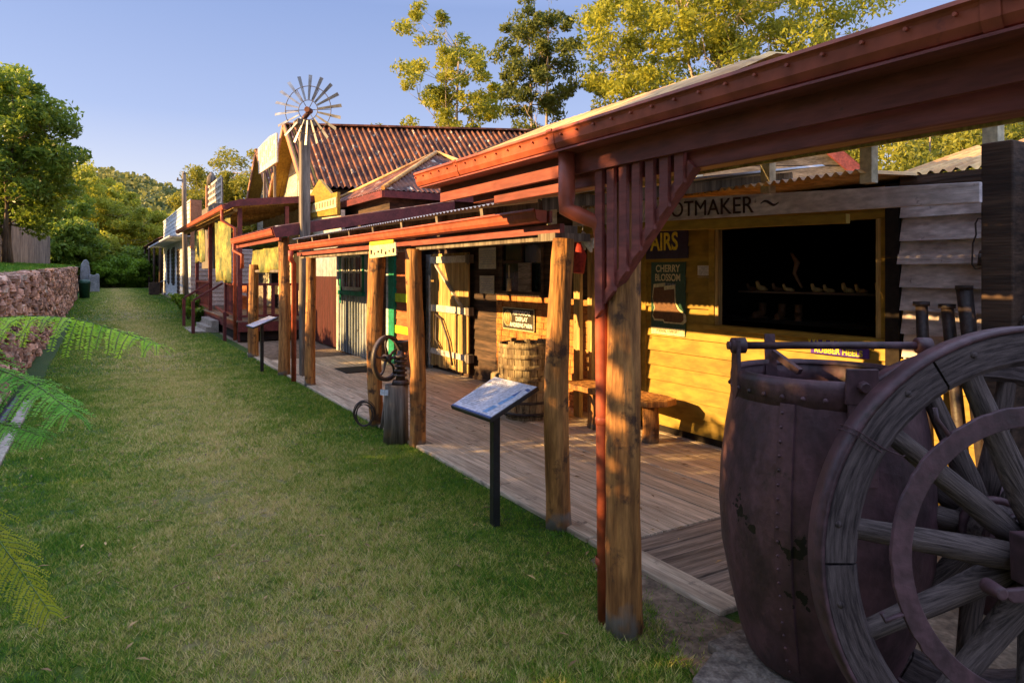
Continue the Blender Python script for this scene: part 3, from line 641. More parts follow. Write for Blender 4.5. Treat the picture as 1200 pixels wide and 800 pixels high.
def gutter(mb, X, Y0, Y1, z0, z1, dep=.11):
    """quad gutter with rolled lip, open at the top, facing -X"""
    h = z1-z0
    pr = [(0,h),(-.012,h+.006),(-.016,h-.008),(-.004,h-.016),(0,h*.75),(.004,h*.35),(.02,h*.08),(.045,0),(dep,0),(dep,h*.95),(dep-.006,h*.95),(dep-.006,.006),(.047,.006),(.026,h*.12),(.01,h*.38),(.006,h*.75)]
    vs = [(X+a, Y0, z0+c) for a, c in pr] + [(X+a, Y1, z0+c) for a, c in pr]; k = len(pr)
    mb.add(vs, [(i,(i+1)%k,(i+1)%k+k,i+k) for i in range(k)], False)
    mb.add([(X,Y0,z0+h*.98),(X+dep,Y0,z0+h*.95),(X+dep,Y0,z0),(X+.045,Y0,z0),(X+.01,Y0,z0+h*.3)], [(0,1,2,3,4)])
    mb.add([(X,Y1,z0+h*.98),(X+dep,Y1,z0+h*.95),(X+dep,Y1,z0),(X+.045,Y1,z0),(X+.01,Y1,z0+h*.3)], [(4,3,2,1,0)])
def logpost(name, x, y, z1, r, par, m='log', seed=1, bend=.02, r2=None, z0=-.05, leanx=0, leany=0):
    rn = random.Random(seed); pts = []; rs = []; n = 15; ph = rn.uniform(0, 6); ph2 = rn.uniform(0, 6)
    for i in range(n):
        q = i/(n-1); pts.append(Vector((x+math.sin(q*4+ph)*bend+leanx*q, y+math.sin(q*3+ph2)*bend+leany*q, z0+(z1-z0)*q))); rs.append((r*(1-q)+(r2 or r*.85)*q)*(1+rn.uniform(-.035,.035))*(1.06 if i == 0 else 1))
    b = MB(); b.path(pts, rs, 28, jit=.03, seed=seed)
    return b.build(name, M[m], par)

# ================================================================ NEAR AWNING (upper maroon gutter)
t = thing('workshop_awning', 'near maroon awning with long gutter, slatted bracket and stout log post', 'awning', (2.26, 2.67, 0))
b = MB(); gutter(b, 2.03, -.6, 4.78, 2.445, 2.545, .12); gt = b.build('gutter', M['maroon'], t)
b = MB()
for i in range(40): 
    y = -.5+i*.135; b.cyl((2.017,y,2.515),(2.03,y,2.515),.006,n=8)
b.build('rivets', M['maroon'], gt)
for y in (.9, 2.97, 4.1):
    b = MB(); gutter(b, 2.026, y-.025, y+.025, 2.440, 2.549, .128); b.build('joint', M['maroon'], gt)
b = MB(); b.box(2.152,2.185,-.6,4.60,2.325,2.49); b.box(2.03,2.16,-.6,4.7,2.447-.016,2.444-.004); b.build('fascia', M['maroon_wood'], t)
b = MB(); b.box(2.21,2.31,-.6,3.9,2.255,2.365); b.box(2.24,2.30,3.9,4.25,2.29,2.355); bevel(b.build('beam', M['maroon_wood'], t), .006)
b = MB(); b.box(2.315,2.33,-.6,2.35,2.246,2.30); b.build('inner_batten', M['door_wood'], t)
b = MB(); b.corr((2.10,2.06,2.57),(0,1.9,0),(.56,0,.25)); b.corr((2.66,2.06,2.82),(0,1.9,0),(2.2,0,.24)); b.corr((2.10,3.98,2.555),(0,.82,0),(2.7,0,.30)); b.build('roof_sheet', M['gold_tin'], t)
b = MB(); b.slab([(2.12,3.97,2.50),(4.86,3.97,2.78),(4.86,3.97,3.06),(2.66,3.97,2.83),(2.12,3.97,2.60)], (0,1,0), .02); b.build('sun_gap_board', M['log_grey'], t)  # added to stop sun leaking between the upper and lower roof sheets
b = MB()
for y in (2.12,3.4,4.6): b.bar((2.3,y,2.60),(4.8,y,3.06),.05,.09)
b.build('rafter', M['log_grey'], t)
for k, y in enumerate((-.5,.7,1.9)):
    b = MB(); b.bar((2.2,y,2.46),(2.36,y,2.50),.05,.05); b.build('outrigger', M['maroon_wood'], t)
logpost('post', 2.27, 2.67, 2.26, .088, t, seed=5, bend=.022, r2=.080)
# bracket of slats between post and beam
br = MB(); y0b, y1b = PY(712, 2.24), PY(815, 2.24)
br.bar((2.215,y0b-.02,1.66),(2.215,y1b-.02,2.275),.05,.05, up=Vector((1,0,0)))
bk = br.build('bracket', M['maroon_wood'], t)
n = 7
for i in range(n):
    q = i/(n-1); y = y0b + (y1b-y0b)*(q*.93+.01); zb = 1.62+(2.2-1.62)*q - .02
    b = MB(); b.slab([(2.175,y-.027,zb+.015),(2.175,y+.03,zb-.035),(2.175,y+.03,2.34),(2.175,y-.027,2.34)], (1,0,0), .022); bevel(b.build('slat', M['maroon_wood'], bk), .003)
# downpipe
yd = PY(664, 2.1)
b = MB(); b.path([(2.10,yd,2.44),(2.10,yd,2.2),(2.10,yd,2.135),(2.125,yd-.05,2.11),(2.2,PY(700,2.2),2.06),(2.22,PY(704,2.22),1.98),(2.22,PY(706,2.22),1.0),(2.22,PY(708,2.22),.0)], [.044,.044,.044,.042,.038,.034,.034,.034], 20)
dp = b.build('downpipe', M['maroon'], t)
for z in (1.85,1.02,.3):
    b = MB(); b.lathe([(.035,0),(.0375,.003),(.0375,.035),(.035,.038)], (2.22,PY(706,2.22),z), 20); b.build('joint', M['maroon'], dp)
# sunlit plate behind the bracket
b = MB(); b.box(3.2,3.25,3.2,4.8,2.40,2.56); b.build('wall_plate', M['door_wood'], t)
for x, y in ((3.22,4.7),(5.0,2.2),(5.0,4.8)):
    b = MB(); b.box(x-.045,x+.045,y-.045,y+.045,2.44 if x > 4 else .02,3.05 if x > 4 else 2.40) if x > 4 else b.box(x-.03,x+.03,y-.03,y+.03,2.2,2.4); b.build('prop', M['cream'], t)

# ================================================================ LOWER VERANDAH A
t = thing('shop_verandah', 'long lower verandah with orange lit gutter, log posts and grey tin roof', 'verandah', (2.8, 7.5, 0))
YA0, YA1 = 4.08, 11.5
b = MB(); gutter(b, 2.65, YA0, YA1, 2.165, 2.255, .10); b.build('gutter', M['maroon'], t)
b = MB(); b.box(2.78,2.82,YA0-.12,YA1,2.085,2.150); b.box(2.775,2.80,YA0,YA1,2.165,2.25); b.build('fascia', M['maroon_wood'], t)
b = MB(); b.box(2.83,2.95,YA0-.1,YA1,2.04,2.14); b.box(2.74,3.05,YA0-.12,YA0+.1,2.03,2.085); b.build('beam', M['log_grey'], t)
b = MB(); b.corr((2.72,YA0-.25,2.36),(0,YA1-YA0+.3,0),(2.9,0,.42)); b.build('roof_sheet', M['grey_tin'], t)
for y in np.arange(YA0+.1, YA1, .9):
    b = MB(); b.bar((2.76,y,2.30),(5.6,y,2.71),.05,.09); b.build('rafter', M['log_grey'], t)
logpost('post', 2.77, PY(650,2.77), 2.04, .092, t, seed=12, bend=.045, r2=.078, leany=-.10)
logpost('post', 2.82, PY(487,2.82), 2.05, .082, t, seed=14, bend=.02, r2=.085)
logpost('post', 2.80, PY(441,2.8), 2.05, .08, t, 'log', seed=17, bend=.03, r2=.1)
logpost('post', 2.86, PY(364,2.86), 2.05, .085, t, seed=19, bend=.012, r2=.075)
b = MB(); b.path([(2.62,11.25,2.16),(2.62,11.25,2.02),(2.68,11.3,1.95),(2.68,11.3,.05)], .04, 16); b.build('downpipe', M['maroon'], t)
# hanging cloth sign
ys0, ys1 = PY(434,2.62), PY(464,2.62)
t = thing('hanging_sign', 'small yellow canvas sign hung over the lower gutter above the second post', 'sign', (2.62,(ys0+ys1)/2,2.0))
b = MB(); b.slab([(2.612,ys1,2.12),(2.600,ys1-.05,1.985),(2.600,ys0-.03,1.965),(2.612,ys0+.02,2.12)], (1,0,0), .012); b.build('cloth', M['cream_ink'], t)
b = MB(); b.box(2.60,2.611,ys0-.03,ys1+.03,2.115,2.15); b.build('band', M['yellow_ink'], t)
b = MB()
for i in range(9):
    yy_ = ys0+.06+(ys1-ys0-.12)*(1-i/8)-.01; b.box(2.5975,2.5995,yy_,yy_-.02-.02*(i%2),2.00+.012*(i%3),2.03+.03*((i*5)%3)/2)
b.build('marks', M['ink'], t)

# ================================================================ BOOTMAKER
FX = 5.4
Yw1 = 5.95
t = thing('bootmaker_shop', 'ochre weatherboard bootmaker shop with big dark window and lettered board', 'shop', (5.4, 4.5, 0))
wy0, wy1, wz0, wz1 = PY(1036,FX), PY(840,FX), 1.275, 2.24
b = MB(); clad(b, (FX,3.0,0), (0,1,0), (-1,0,0), Yw1-3.0, .12, 2.5, .165, holes=[(wy0-3.0,wy1-3.0,wz0,wz1)], dep=.036)
b.build('wall', M['yellow_boards'], t)
b = MB(); b.box(FX+.003,FX+.06,3.0,wy0,.0,2.5); b.box(FX+.003,FX+.06,wy1,Yw1,.0,2.5); b.box(FX+.003,FX+.06,wy0,wy1,.0,wz0-.003); b.box(FX+.003,FX+.06,wy0,wy1,wz1,2.5)
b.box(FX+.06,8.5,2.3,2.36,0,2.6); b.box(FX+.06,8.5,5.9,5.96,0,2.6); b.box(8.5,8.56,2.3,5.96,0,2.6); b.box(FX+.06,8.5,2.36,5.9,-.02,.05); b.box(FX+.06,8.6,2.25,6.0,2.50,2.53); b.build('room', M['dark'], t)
wn = MB(); 
wn.box(FX-.045,FX+.05,wy0-.07,wy0,wz0-.02,wz1+.03); wn.box(FX-.045,FX+.05,wy1,wy1+.07,wz0-.02,wz1+.03); wn.box(FX-.05,FX+.05,wy0-.07,wy1+.07,wz1,wz1+.06)
wo = bevel(wn.build('window', M['yellow_boards'], t), .004)
b = MB(); b.box(FX-.07,FX+.05,wy0-.12,wy1+.12,wz0-.05,wz0-.002); bevel(b.build('sill', M['yellow_boards'], wo), .004)
b = MB(); b.box(FX-.03,FX+.03,wy0+.0,wy0+.05,wz0,wz1); b.box(FX-.03,FX+.03,wy1-.045,wy1,wz0,wz1); b.build('frame', M['door_wood'], wo)
for ya_, yb_ in ((3.0,3.09),(PY(758,FX)-.03,PY(758,FX)+.06)):
    b = MB(); b.box(FX-.047,FX-.002,ya_,yb_,.1,2.42); b.build('corner_trim', M['yellow_boards'], t)
# fascia board with lettering
ya, yb = PY(1148,4.6), 6.3
za, zb = PZ(1148,237,4.6), PZ(1148,213,4.6)
sl_ = .024
b = MB(); b.slab([(4.6,ya,za),(4.6,yb,za+sl_*(yb-ya)),(4.6,yb,zb+(sl_+.03)*(yb-ya)),(4.6,ya,zb)], (1,0,0), .035); fb_ = bevel(b.build('name_board', M['white_boards'], t), .004)
b = MB(); b.slab([(4.64,ya+.9,za-.07),(4.64,yb,za-.07+sl_*(yb-ya-.9)),(4.64,yb,za+sl_*(yb-ya)),(4.64,ya+.9,za+.0)], (1,0,0), .05); b.build('soffit_batten', M['yellow_boards'], t)
yt = PY(857,4.6)
text('lettering', 'BOOTMAKER', .20, M['ink'], fb_, (4.592, PY(845,4.6)+.27, (za+zb)/2+.02+sl_*1.9+.015), (0,-1,sl_*-1.3), (0,0,1), .002, sx=1.03, off=.0)
pts = []
for i in range(25):
    q = i/24; y = PY(892,4.6)-q*.17; pts.append((4.594, y, (za+zb)/2+.03+.018*math.sin(q*2*math.pi)+sl_*(y-ya)))
b = MB(); b.path(pts, [.003+.008*math.sin(math.pi*i/24) for i in range(25)], 8); b.build('flourish', M['ink'], fb_)
b = MB(); b.corr((4.58,2.85,2.52),(0,3.6,0),(3.6,0,.18),amp=.016); b.build('roof', M['gold_tin'], t)
for px in (902, 1020):
    y = PY(px,4.72); b = MB(); b.box(4.66,4.74,y-.045,y+.045,2.44,3.05); bevel(b.build('post', M['cream'], t), .004)
b = MB(); b.box(4.62,4.80,2.3,4.6,3.05,3.10); b.build('top_rail', M['white_boards'], t)
# things in the dark shop window
b = MB(); b.box(5.95,6.3,2.7,5.6,1.28,1.32); tag(b.build('display_shelf', M['dark']), 'dark display shelf inside the bootmaker window', 'shelf')
def boot(x, y, z, rz, m, lab):
    mb = MB(); c, s_ = math.cos(rz), math.sin(rz)
    T = lambda p: (x+p[0]*c-p[1]*s_, y+p[0]*s_+p[1]*c, z+p[2])
    secs = [(-.01,0,.0,.0),]
    mb.path([T((0,0,.16)),T((.0,0,.09)),T((.01,0,.05)),T((.06,0,.04)),T((.12,0,.032)),T((.16,0,.025))], [.04,.038,.042,.038,.036,.016], 10)
    mb.slab([T((-.04,-.035,0)),T((.17,-.03,0)),T((.17,.03,0)),T((-.04,.035,0))], (0,0,1), .012)
    return tag(mb.build('boot', m), lab, 'boot', 'boots on the shelf in the dark bootmaker window')
b = MB(); b.box(5.72,5.9,3.2,4.9,1.60,1.62); b.build('high_shelf', M['dark_boards'], t)
for i in range(15):
    if i in (2, 5, 6, 9, 12): continue
    y_ = 4.82-.105*i-.02*(i%3); sz_ = .7+.25*((i*7)%4)/3; b = MB(); b.path([(5.76,y_,1.62+.10*sz_),(5.78,y_,1.62+.045*sz_),(5.80,y_,1.62+.03*sz_),(5.84,y_-.02,1.62+.022*sz_),(5.88,y_-.03,1.62+.012)], [.018*sz_,.026*sz_,.03*sz_,.03*sz_,.012], 9)
    tag(b.build('shoe_last', M['door_wood'] if i%3 else M['boot_brown'], None, (5.8,y_,1.62)), 'small worn shoe last on the upper shelf in the dark bootmaker window', 'shoe last', 'shoe lasts on the upper shelf in the dark window')
b = MB(); b.path([(5.8,4.32,2.0),(5.8,4.25,1.9),(5.82,4.3,1.8),(5.8,4.2,1.66)],[.012,.03,.02,.012],7); tag(b.build('leather_strap', M['boot_brown'], None, (5.8,4.3,1.8)), 'hanging twist of leather in the dark bootmaker window', 'strap')
for i in range(3): boot(6.1+.03*(i%2), 4.9-.22*i, 1.32, math.pi+.3*(i%3), M['boot_brown'], 'old leather boot on the shelf in the dark bootmaker window')
# plates on the wall
def plate(name, lab, cat, X, y0, y1, z0, z1, m, t_=.012):
    o = thing(name, lab, cat, (X, (y0+y1)/2, (z0+z1)/2)); b = MB(); b.box(X, X+t_, y0, y1, z0, z1); bevel(b.build('plate', m, o), .002); return o
SX = FX-.04
y0, y1 = PY(803,SX), PY(763,SX)
o = plate('poster', 'tall green enamel boot polish poster on the ochre wall', 'poster', SX, y0, y1, PZ(782,393,SX), PZ(782,307,SX), M['green_enamel'])
ym = (y0+y1)/2; zt, zb_ = PZ(782,307,SX), PZ(782,393,SX); hh = zt-zb_; ww = abs(y1-y0)
text('lettering', 'CHERRY', .108, M['cream_ink'], o, (SX-.003,ym,zt-.075), (0,-1,0), (0,0,1), .001, sx=.92, off=.002)
text('lettering', 'BLOSSOM', .108, M['cream_ink'], o, (SX-.003,ym,zt-.175), (0,-1,0), (0,0,1), .001, sx=.84, off=.002)
text('lettering', 'BOOT POLISH', .04, M['grey_print'], o, (SX-.003,ym,zt-.25), (0,-1,0), (0,0,1), .001)
b = MB(); b.box(SX-.004,SX-.001,y0+.006,y1-.006,zb_+.006,zb_+.085); b.build('strip', M['cream_ink'], o)
text('lettering', 'FOR REAL COMFORT', .036, M['ink'], o, (SX-.0055,ym,zb_+.045), (0,-1,0), (0,0,1), .0008)
def bootshape(s_, oy, oz, m, x, par):
    pl = [(-.10,.22),(.05,.235),(.06,.08),(.10,.02),(.18,-.03),(.19,-.09),(.15,-.12),(-.09,-.12),(-.12,-.08),(-.09,.0),(-.12,.1)]
    b = MB(); b.slab([(x, oy-s_*a*1.0, oz+s_*c) for a, c in pl], (1,0,0), .003); b.build('boot_print', m, par)
bootshape(1.2, ym+.1, zb_+.30, M['cream_ink'], SX-.004, o); bootshape(1.2, ym-.06, zb_+.28, M['cream_ink'], SX-.0075, o)
bootshape(1.02, ym+.1, zb_+.30, M['boot_brown'], SX-.012, o); bootshape(1.02, ym-.06, zb_+.275, M['boot_brown'], SX-.0165, o)
o = plate('enamel_sign', 'dark sign with yellow letters above the green boot polish poster', 'sign', SX, PY(806,SX), PY(806,SX)+1.05, PZ(785,303,SX), PZ(785,266,SX), M['navy_enamel'])
text('lettering', 'REPAIRS', .27, M['yellow_ink'], o, (SX-.003,PY(806,SX)+.53,PZ(785,284,SX)), (0,-1,0), (0,0,1), .001, sx=.80, off=.006)
o = plate('notice', 'small blank white card on the ochre wall left of the shop window', 'notice', SX+.005, PY(831,SX), PY(817,SX), PZ(824,325,SX), PZ(824,311,SX), M['paper'], .004)
b = MB()
for i in range(5): b.box(SX+.002,SX+.004,PY(829,SX),PY(819,SX),PZ(824,323-2.3*i,SX),PZ(824,322.3-2.3*i,SX))
b.build('print_lines', M['grey_print'], o)
o = plate('enamel_sign', 'long violet enamel sign with yellow letters under the shop window sill', 'sign', SX-.01, PY(1018,SX-.01), PY(950,SX-.01), 1.10, 1.255, M['purple_enamel'])
yc = (PY(1018,SX)+PY(950,SX))/2
text('lettering', 'WOOD MILNE', .092, M['yellow_ink'], o, (SX-.013,yc,1.213), (0,-1,0), (0,0,1), .001, sx=.98, off=.002)
text('lettering', 'RUBBER HEELS', .072, M['yellow_ink'], o, (SX-.013,yc,1.135), (0,-1,0), (0,0,1), .001, sx=.95, off=.002)
# slab bench
yb0, yb1 = PY(778,4.95), PY(672,4.95)
t = thing('slab_bench', 'thick timber slab bench on stump legs by the bootmaker wall', 'bench', (4.95,(yb0+yb1)/2,.02))
b = MB(); n_ = 12; vs = []
ol = [(4.75,yb0+.04),(4.72,yb0+.35),(4.76,yb0+.7),(4.73,yb1-.3),(4.77,yb1),(5.15,yb1),(5.2,yb1-.4),(5.16,yb0+.6),(5.19,yb0+.2),(5.13,yb0),(4.95,yb0-.05)]
b.slab([(x,y,.43) for x,y in reversed(ol)], (0,0,1), .065); bevel(b.build('seat', M['log'], t), .012, 3)
for yy_, r_ in ((yb0+.22,.085),(yb1-.55,.17)):
    b = MB(); b.path([(4.97,yy_,.0),(4.98,yy_,.2),(4.97,yy_,.43)], [r_*1.05,r_,r_*.97], 14, jit=.04, seed=3); b.build('leg', M['log'], t)

# white boarded wall at the right and its tin roof
t = thing('board_shed', 'shed with weathered whitish boards and ochre tin roof right of the bootmaker', 'shed', (5.3,2.6,0))
b = MB(); clad(b, (FX-.06,1.2,0), (0,1,0), (-1,0,0), 1.78, .1, 2.45, .178, dep=.045, j=.02); b.build('wall', M['white_boards'], t)
b = MB(); clad(b, (FX-.11,1.2,0), (0,1,0), (-1,0,0), 1.76, .05, 1.14, .178, dep=.03); b.build('lower_wall', M['yellow_boards'], t)
b = MB(); b.box(FX-.055,FX+.05,1.2,2.95,0,2.45); b.box(FX-.09,FX-.056,2.99,3.10,0,2.5); b.build('wall_core', M['dark'], t)
b = MB(); b.corr((5.35,.3,2.555),(0,2.75,0),(1.3,0,.36),amp=.018,wave=.09); b.build('roof', M['gold_tin'], t)
b = MB(); b.bar((5.32,2.98,2.50),(5.32,.9,2.46),.03,.09); b.bar((5.30,2.7,2.42),(5.30,.9,2.5),.06,.07); b.build('eave_beam', M['dark_boards'], t)
# leaning dark pipes
for i, (px, pt, lean) in enumerate(((1078,355,.04),(1108,358,.12),(1128,336,.14))):
    Xp = 5.1; y = PY(px,Xp); z = PZ(px,pt,Xp)
    b = MB(); b.path([(Xp-.12,y-lean-.1,.02),(Xp+.02,y,z)], [.042,.05 if i == 2 else .04], 12); b.lathe([(.04,0),(.055,0),(.055,.03),(.04,.03)], (Xp+.02,y,z-.02), 12)
    tag(b.build('iron_pipe', M['iron_dark'], None, (Xp-.12,y-lean-.1,.02)), ('shortest leftmost pipe leaning on the whitish boards', 'middle height dark pipe leaning between its two neighbours', 'tallest thick dark pipe leaning nearest the wagon wheel')[i], 'pipe', 'dark pipes leaning on the whitish board wall')
# bent wire hook with small lamp
Xh = 5.26; yh = PY(1150,Xh)
t = thing('wire_hook', 'bent wire hook holding a small dark fitting on the whitish boards', 'hook', (Xh,yh,2.2))
q = lambda px, py: (Xh, PY(px,Xh), PZ(px,py,Xh))
b = MB(); b.path([q(1153,256),q(1146,256),q(1143,262),q(1144,275),q(1140,285),q(1139,310),q(1143,315),q(1152,314)], .006, 6); b.path([q(1153,256),q(1157,262),q(1156,300)], .006, 6); b.build('wire', M['iron_dark'], t)
b = MB(); b.cyl(q(1151,311),q(1151,297),.03,.024,10); b.ball(q(1151,296), .022); b.build('fitting', M['iron_dark'], t)
# thick dark corner post at the right edge
t = thing('corner_post', 'thick dark squared post at the right edge with a hanging chain', 'post', PP(1180,320,4.3)-Vector((0,0,1.8)))
pc = PP(1176,320,4.3)
b = MB(); b.box(pc.x-.09,pc.x+.09,pc.y-.09,pc.y+.09,0,2.62); b.box(pc.x+.12,pc.x+.5,pc.y-.6,pc.y-.25,0,2.55); bevel(b.build('post', M['dark_boards'], t), .01)
b = MB()
for i in range(11):
    c = Vector((pc.x-.02, pc.y-.12, 1.52-.028*i)); R_ = Matrix.Rotation(math.pi/2*(i%2), 3, 'Z') @ Matrix.Rotation(math.pi/2, 3, 'X'); b.lathe([(.016,-.004),(.022,-.004),(.022,.004),(.016,.004)], c, 12, R_, closed=True)
b.build('chain', M['iron_dark'], t)
# grey gable behind the bootmaker
M['shaded_boards'] = mat('shaded_grey_boards', (.17,.15,.135), (.08,.07,.06), (3,3,14), .85, .6, island=.2)  # grey boards darkened in colour to show the rear gable in shade
t = thing('rear_house', 'unpainted grey weatherboard gable with maroon barge board behind the bootmaker roof', 'house', (8.6,6,0))
D9 = 11.0
def X9(px, py, d=D9): return PP(px, py, d)
apx9 = X9(868, 94); sl9 = .85; t.location = X9(868, 320); 
b = MB(); z = 2.2; k = 0
while z < apx9.z-.1:
    z2 = min(z+.19, apx9.z-.05); h1, h2 = (apx9.z-z)/sl9, (apx9.z-z2)/sl9
    f9 = lambda hh, zz: Vector((apx9.x, apx9.y, zz))+RIGHT*hh
    b.slab([f9(-min(h1,3.2),z), f9(h1,z), f9(h2,z2), f9(-min(h2,3.2),z2)], -FWD, .02+.012*(k%2)); z = z2; k += 1
b.build('wall', M['shaded_boards'], t)
for s_ in (-1, 1):
    lo9 = apx9+RIGHT*s_*2.6+Vector((0,0,-2.6*sl9)); up9 = FWD.cross((lo9-apx9).normalized())
    b = MB(); b.bar(apx9-FWD*.12+Vector((0,0,.06)), lo9-FWD*.12+Vector((0,0,.06)), .05, .20, up=up9); b.build('barge_board', M['maroon_wood'], t)
    b = MB(); b.corr(lo9-FWD*.15+Vector((0,0,.17)), FWD*6, apx9-lo9); b.build('roof', M['rust_tin'], t)

# ================================================================ DISPLAY SHOP row (Y 6 .. 12.4)
t = thing('display_shop', 'dark timber display shop with honey plank barn door and brick dado', 'shop', (5.4, 9, 0))
b = MB(); clad(b, (FX,9.35,0), (0,1,0), (-1,0,0), 3.1, .03, 2.62, .17); clad(b, (FX,5.97,0), (0,1,0), (-1,0,0), 3.38, 1.47, 2.62, .17, holes=[(8.1-5.97,9.2-5.97,1.5,2.4)]); b.build('wall', M['dark_boards'], t)
b = MB(); b.box(FX+.004,FX+.1,5.97,12.45,0,2.62); b.box(FX-.0,8.9,5.97,12.45,2.62,2.66); b.build('wall_core', M['dark'], t)
b = MB(); rn = random.Random(8)
z = .02
while z < 1.45:
    y = 6.9+ (rn.random()*.1)
    while y < 9.34:
        L_ = min(rn.uniform(.2,.24), 9.34-y); b.box(FX-.06+rn.uniform(-.006,.006), FX, y, y+L_-.007, z, min(1.46, z+.083)); y += L_
    z += .09
b.build('brick_dado', M['orange_wall'], t)
b = MB(); b.box(FX-.045,FX,6.9,9.34,0,1.46); b.build('mortar', M['mortar'], t)
b = MB(); b.box(FX-.07,FX+.02,8.0,9.35,1.46,1.53); b.box(FX-.04,FX,9.2,9.26,1.5,2.45); b.box(FX-.04,FX,8.04,8.1,1.5,2.45); b.box(FX-.04,FX,8.04,9.26,2.4,2.46); b.box(FX-.03,FX,8.62,8.66,1.53,2.4); b.box(FX-.03,FX,8.66,9.2,1.95,1.99)
wf = b.build('window', M['dark_boards'], t)
b = MB(); b.box(FX-.002,FX+.01,8.1,9.2,1.5,2.4); b.build('glass', M['glass'], wf)
for k, (ys, m) in enumerate(((6.05,'dark_boards'),(6.9,'door_wood'))):
    b = MB(); b.box(FX-.1,FX,ys-.05,ys+.04,.02,2.4); b.build('door_frame', M[m], t)
b = MB()
for i in range(5): b.box(FX-.04,FX-.005,6.15+.14*i,6.28+.14*i,.03,1.5)
b.build('plank_screen', M['white_paint'], t)
b = MB(); b.box(FX-.35,FX-.3,PY(683,FX-.3),PY(676,FX-.3),.02,2.4); b.build('prop', M['door_wood'], t)
# barn door, hung open flat on the wall
dy0, dy1 = PY(549,5.28), PY(505,5.28)
bd = MB(); n_ = 9; 
for i in range(n_):
    ya_ = dy0+(dy1-dy0)*i/n_; bd.box(5.28,5.31,ya_+.006,ya_+(dy1-dy0)/n_-.006,.09+rn.uniform(0,.04),2.15)
dr = bd.build('barn_door', M['door_wood'], t)
b = MB(); b.box(5.245,5.28,dy0+.02,dy1-.05,1.98,2.10); b.box(5.245,5.28,dy0+.02,dy1-.05,1.10,1.22); b.box(5.245,5.28,dy0+.02,dy1-.05,.32,.42)
b.bar((5.262,dy1-.25,1.98),(5.262,dy0+.18,1.22),.03,.09,up=Vector((1,0,0))); 
b.box(5.262,5.28,dy1+.0,dy1+.07,.1,1.75); bevel(b.build('brace', M['white_paint'], dr), .004)
for z in (2.04,1.16,.37):
    b = MB(); b.box(5.23,5.33,dy0-.1,dy0+.02,z-.07,z+.07); b.cyl((5.26,dy0-.02,z-.09),(5.26,dy0-.02,z+.09),.018,n=8); b.build('hinge', M['log_grey'], dr)
b = MB()
b.path([(5.235,dy1-.3,1.05),(5.23,dy1-.55,.98),(5.23,dy1-.85,.6),(5.235,dy1-1.0,.2)],.02,8); b.path([(5.235,dy1-.35,1.02),(5.235,dy1-.3,.6),(5.235,dy1-.5,.45)],.018,8)
tag(b.build('harness_strap', M['iron_dark'], None, (5.235,dy1-.5,1)), 'dark leather strap hanging on the honey plank barn door', 'strap')
b = MB(); b.box(5.3,5.36,dy1+.08,dy1+.28,.02,2.15); b.build('jamb', M['pale_boards'], t)
# notices and sign
NX = FX-.045
def notice(lab, a, c, zt, zb, m='paper', lines=7, nm='notice'):
    o = plate(nm, lab, nm, NX, PY(c,NX), PY(a,NX), PZ((a+c)/2,zb,NX), PZ((a+c)/2,zt,NX), M[m], .006); b = MB(); z0_, z1_ = PZ((a+c)/2,zb,NX), PZ((a+c)/2,zt,NX)
    for i in range(lines): 
        zz = z1_-(z1_-z0_)*(.15+.7*i/lines); q = .04+.05*((i*7)%3); b.box(NX-.002,NX-.0005,PY(c,NX)+q,PY(a,NX)-q,zz-.012,zz)
    b.build('print_lines', M['grey_print'], o)
notice('larger aged notice high on the dark wall beside the barn door', 561, 581, 290, 315)
notice('smaller aged notice below the larger one on the dark wall', 562, 579, 323, 344)
y0, y1 = PY(627,FX-.075), PY(590,FX-.075)
o = plate('sign', 'dark board with round gold emblem and white letters fixed on the ochre bricks', 'sign', FX-.085, y0, y1, PZ(608,387,FX-.085), PZ(608,361,FX-.085), M['sign_dark'])
zc = PZ(608,374,FX-.085); sxx = FX-.088
hgt = PZ(608,361,FX-.085)-PZ(608,387,FX-.085)
b = MB(); b.box(sxx-.001,sxx+.002,y0,y1,zc+hgt/2-.012,zc+hgt/2); b.box(sxx-.001,sxx+.002,y0,y1,zc-hgt/2,zc-hgt/2+.012); b.box(sxx-.001,sxx+.002,y0,y0+.012,zc-hgt/2,zc+hgt/2); b.box(sxx-.001,sxx+.002,y1-.012,y1,zc-hgt/2,zc+hgt/2); b.build('border', M['cream_ink'], o)
Mx = Matrix.Rotation(-math.pi/2, 3, 'Y')
b = MB(); b.lathe([(.001,.0),(.12,.0),(.12,.004),(.001,.004)], (sxx,y1-.15,zc), 28, Mx); em = b.build('emblem', M['cream_ink'], o)
b = MB(); b.lathe([(.001,.005),(.10,.005),(.10,.007),(.001,.007)], (sxx,y1-.15,zc), 28, Mx); b.build('emblem_disc', M['door_wood'], em)
b = MB(); b.path([(sxx-.01,y1-.12,zc-.06),(sxx-.01,y1-.16,zc-.01),(sxx-.01,y1-.13,zc+.02),(sxx-.01,y1-.16,zc+.07)], .008, 6); b.build('emblem_figure', M['cream_ink'], em)
for i, (s_, k_) in enumerate((('HISTORICAL',0),('DISPLAY',1),("ANDREWS BARN",2))):
    text('lettering', s_, .088, M['white_ink'], o, (sxx-.004, y0+.34+(.02 if k_ == 2 else 0), zc+.09-.09*k_), (0,-1,0), (0,0,1), .001, sx=1.0 if k_ < 2 else .92, off=.003)
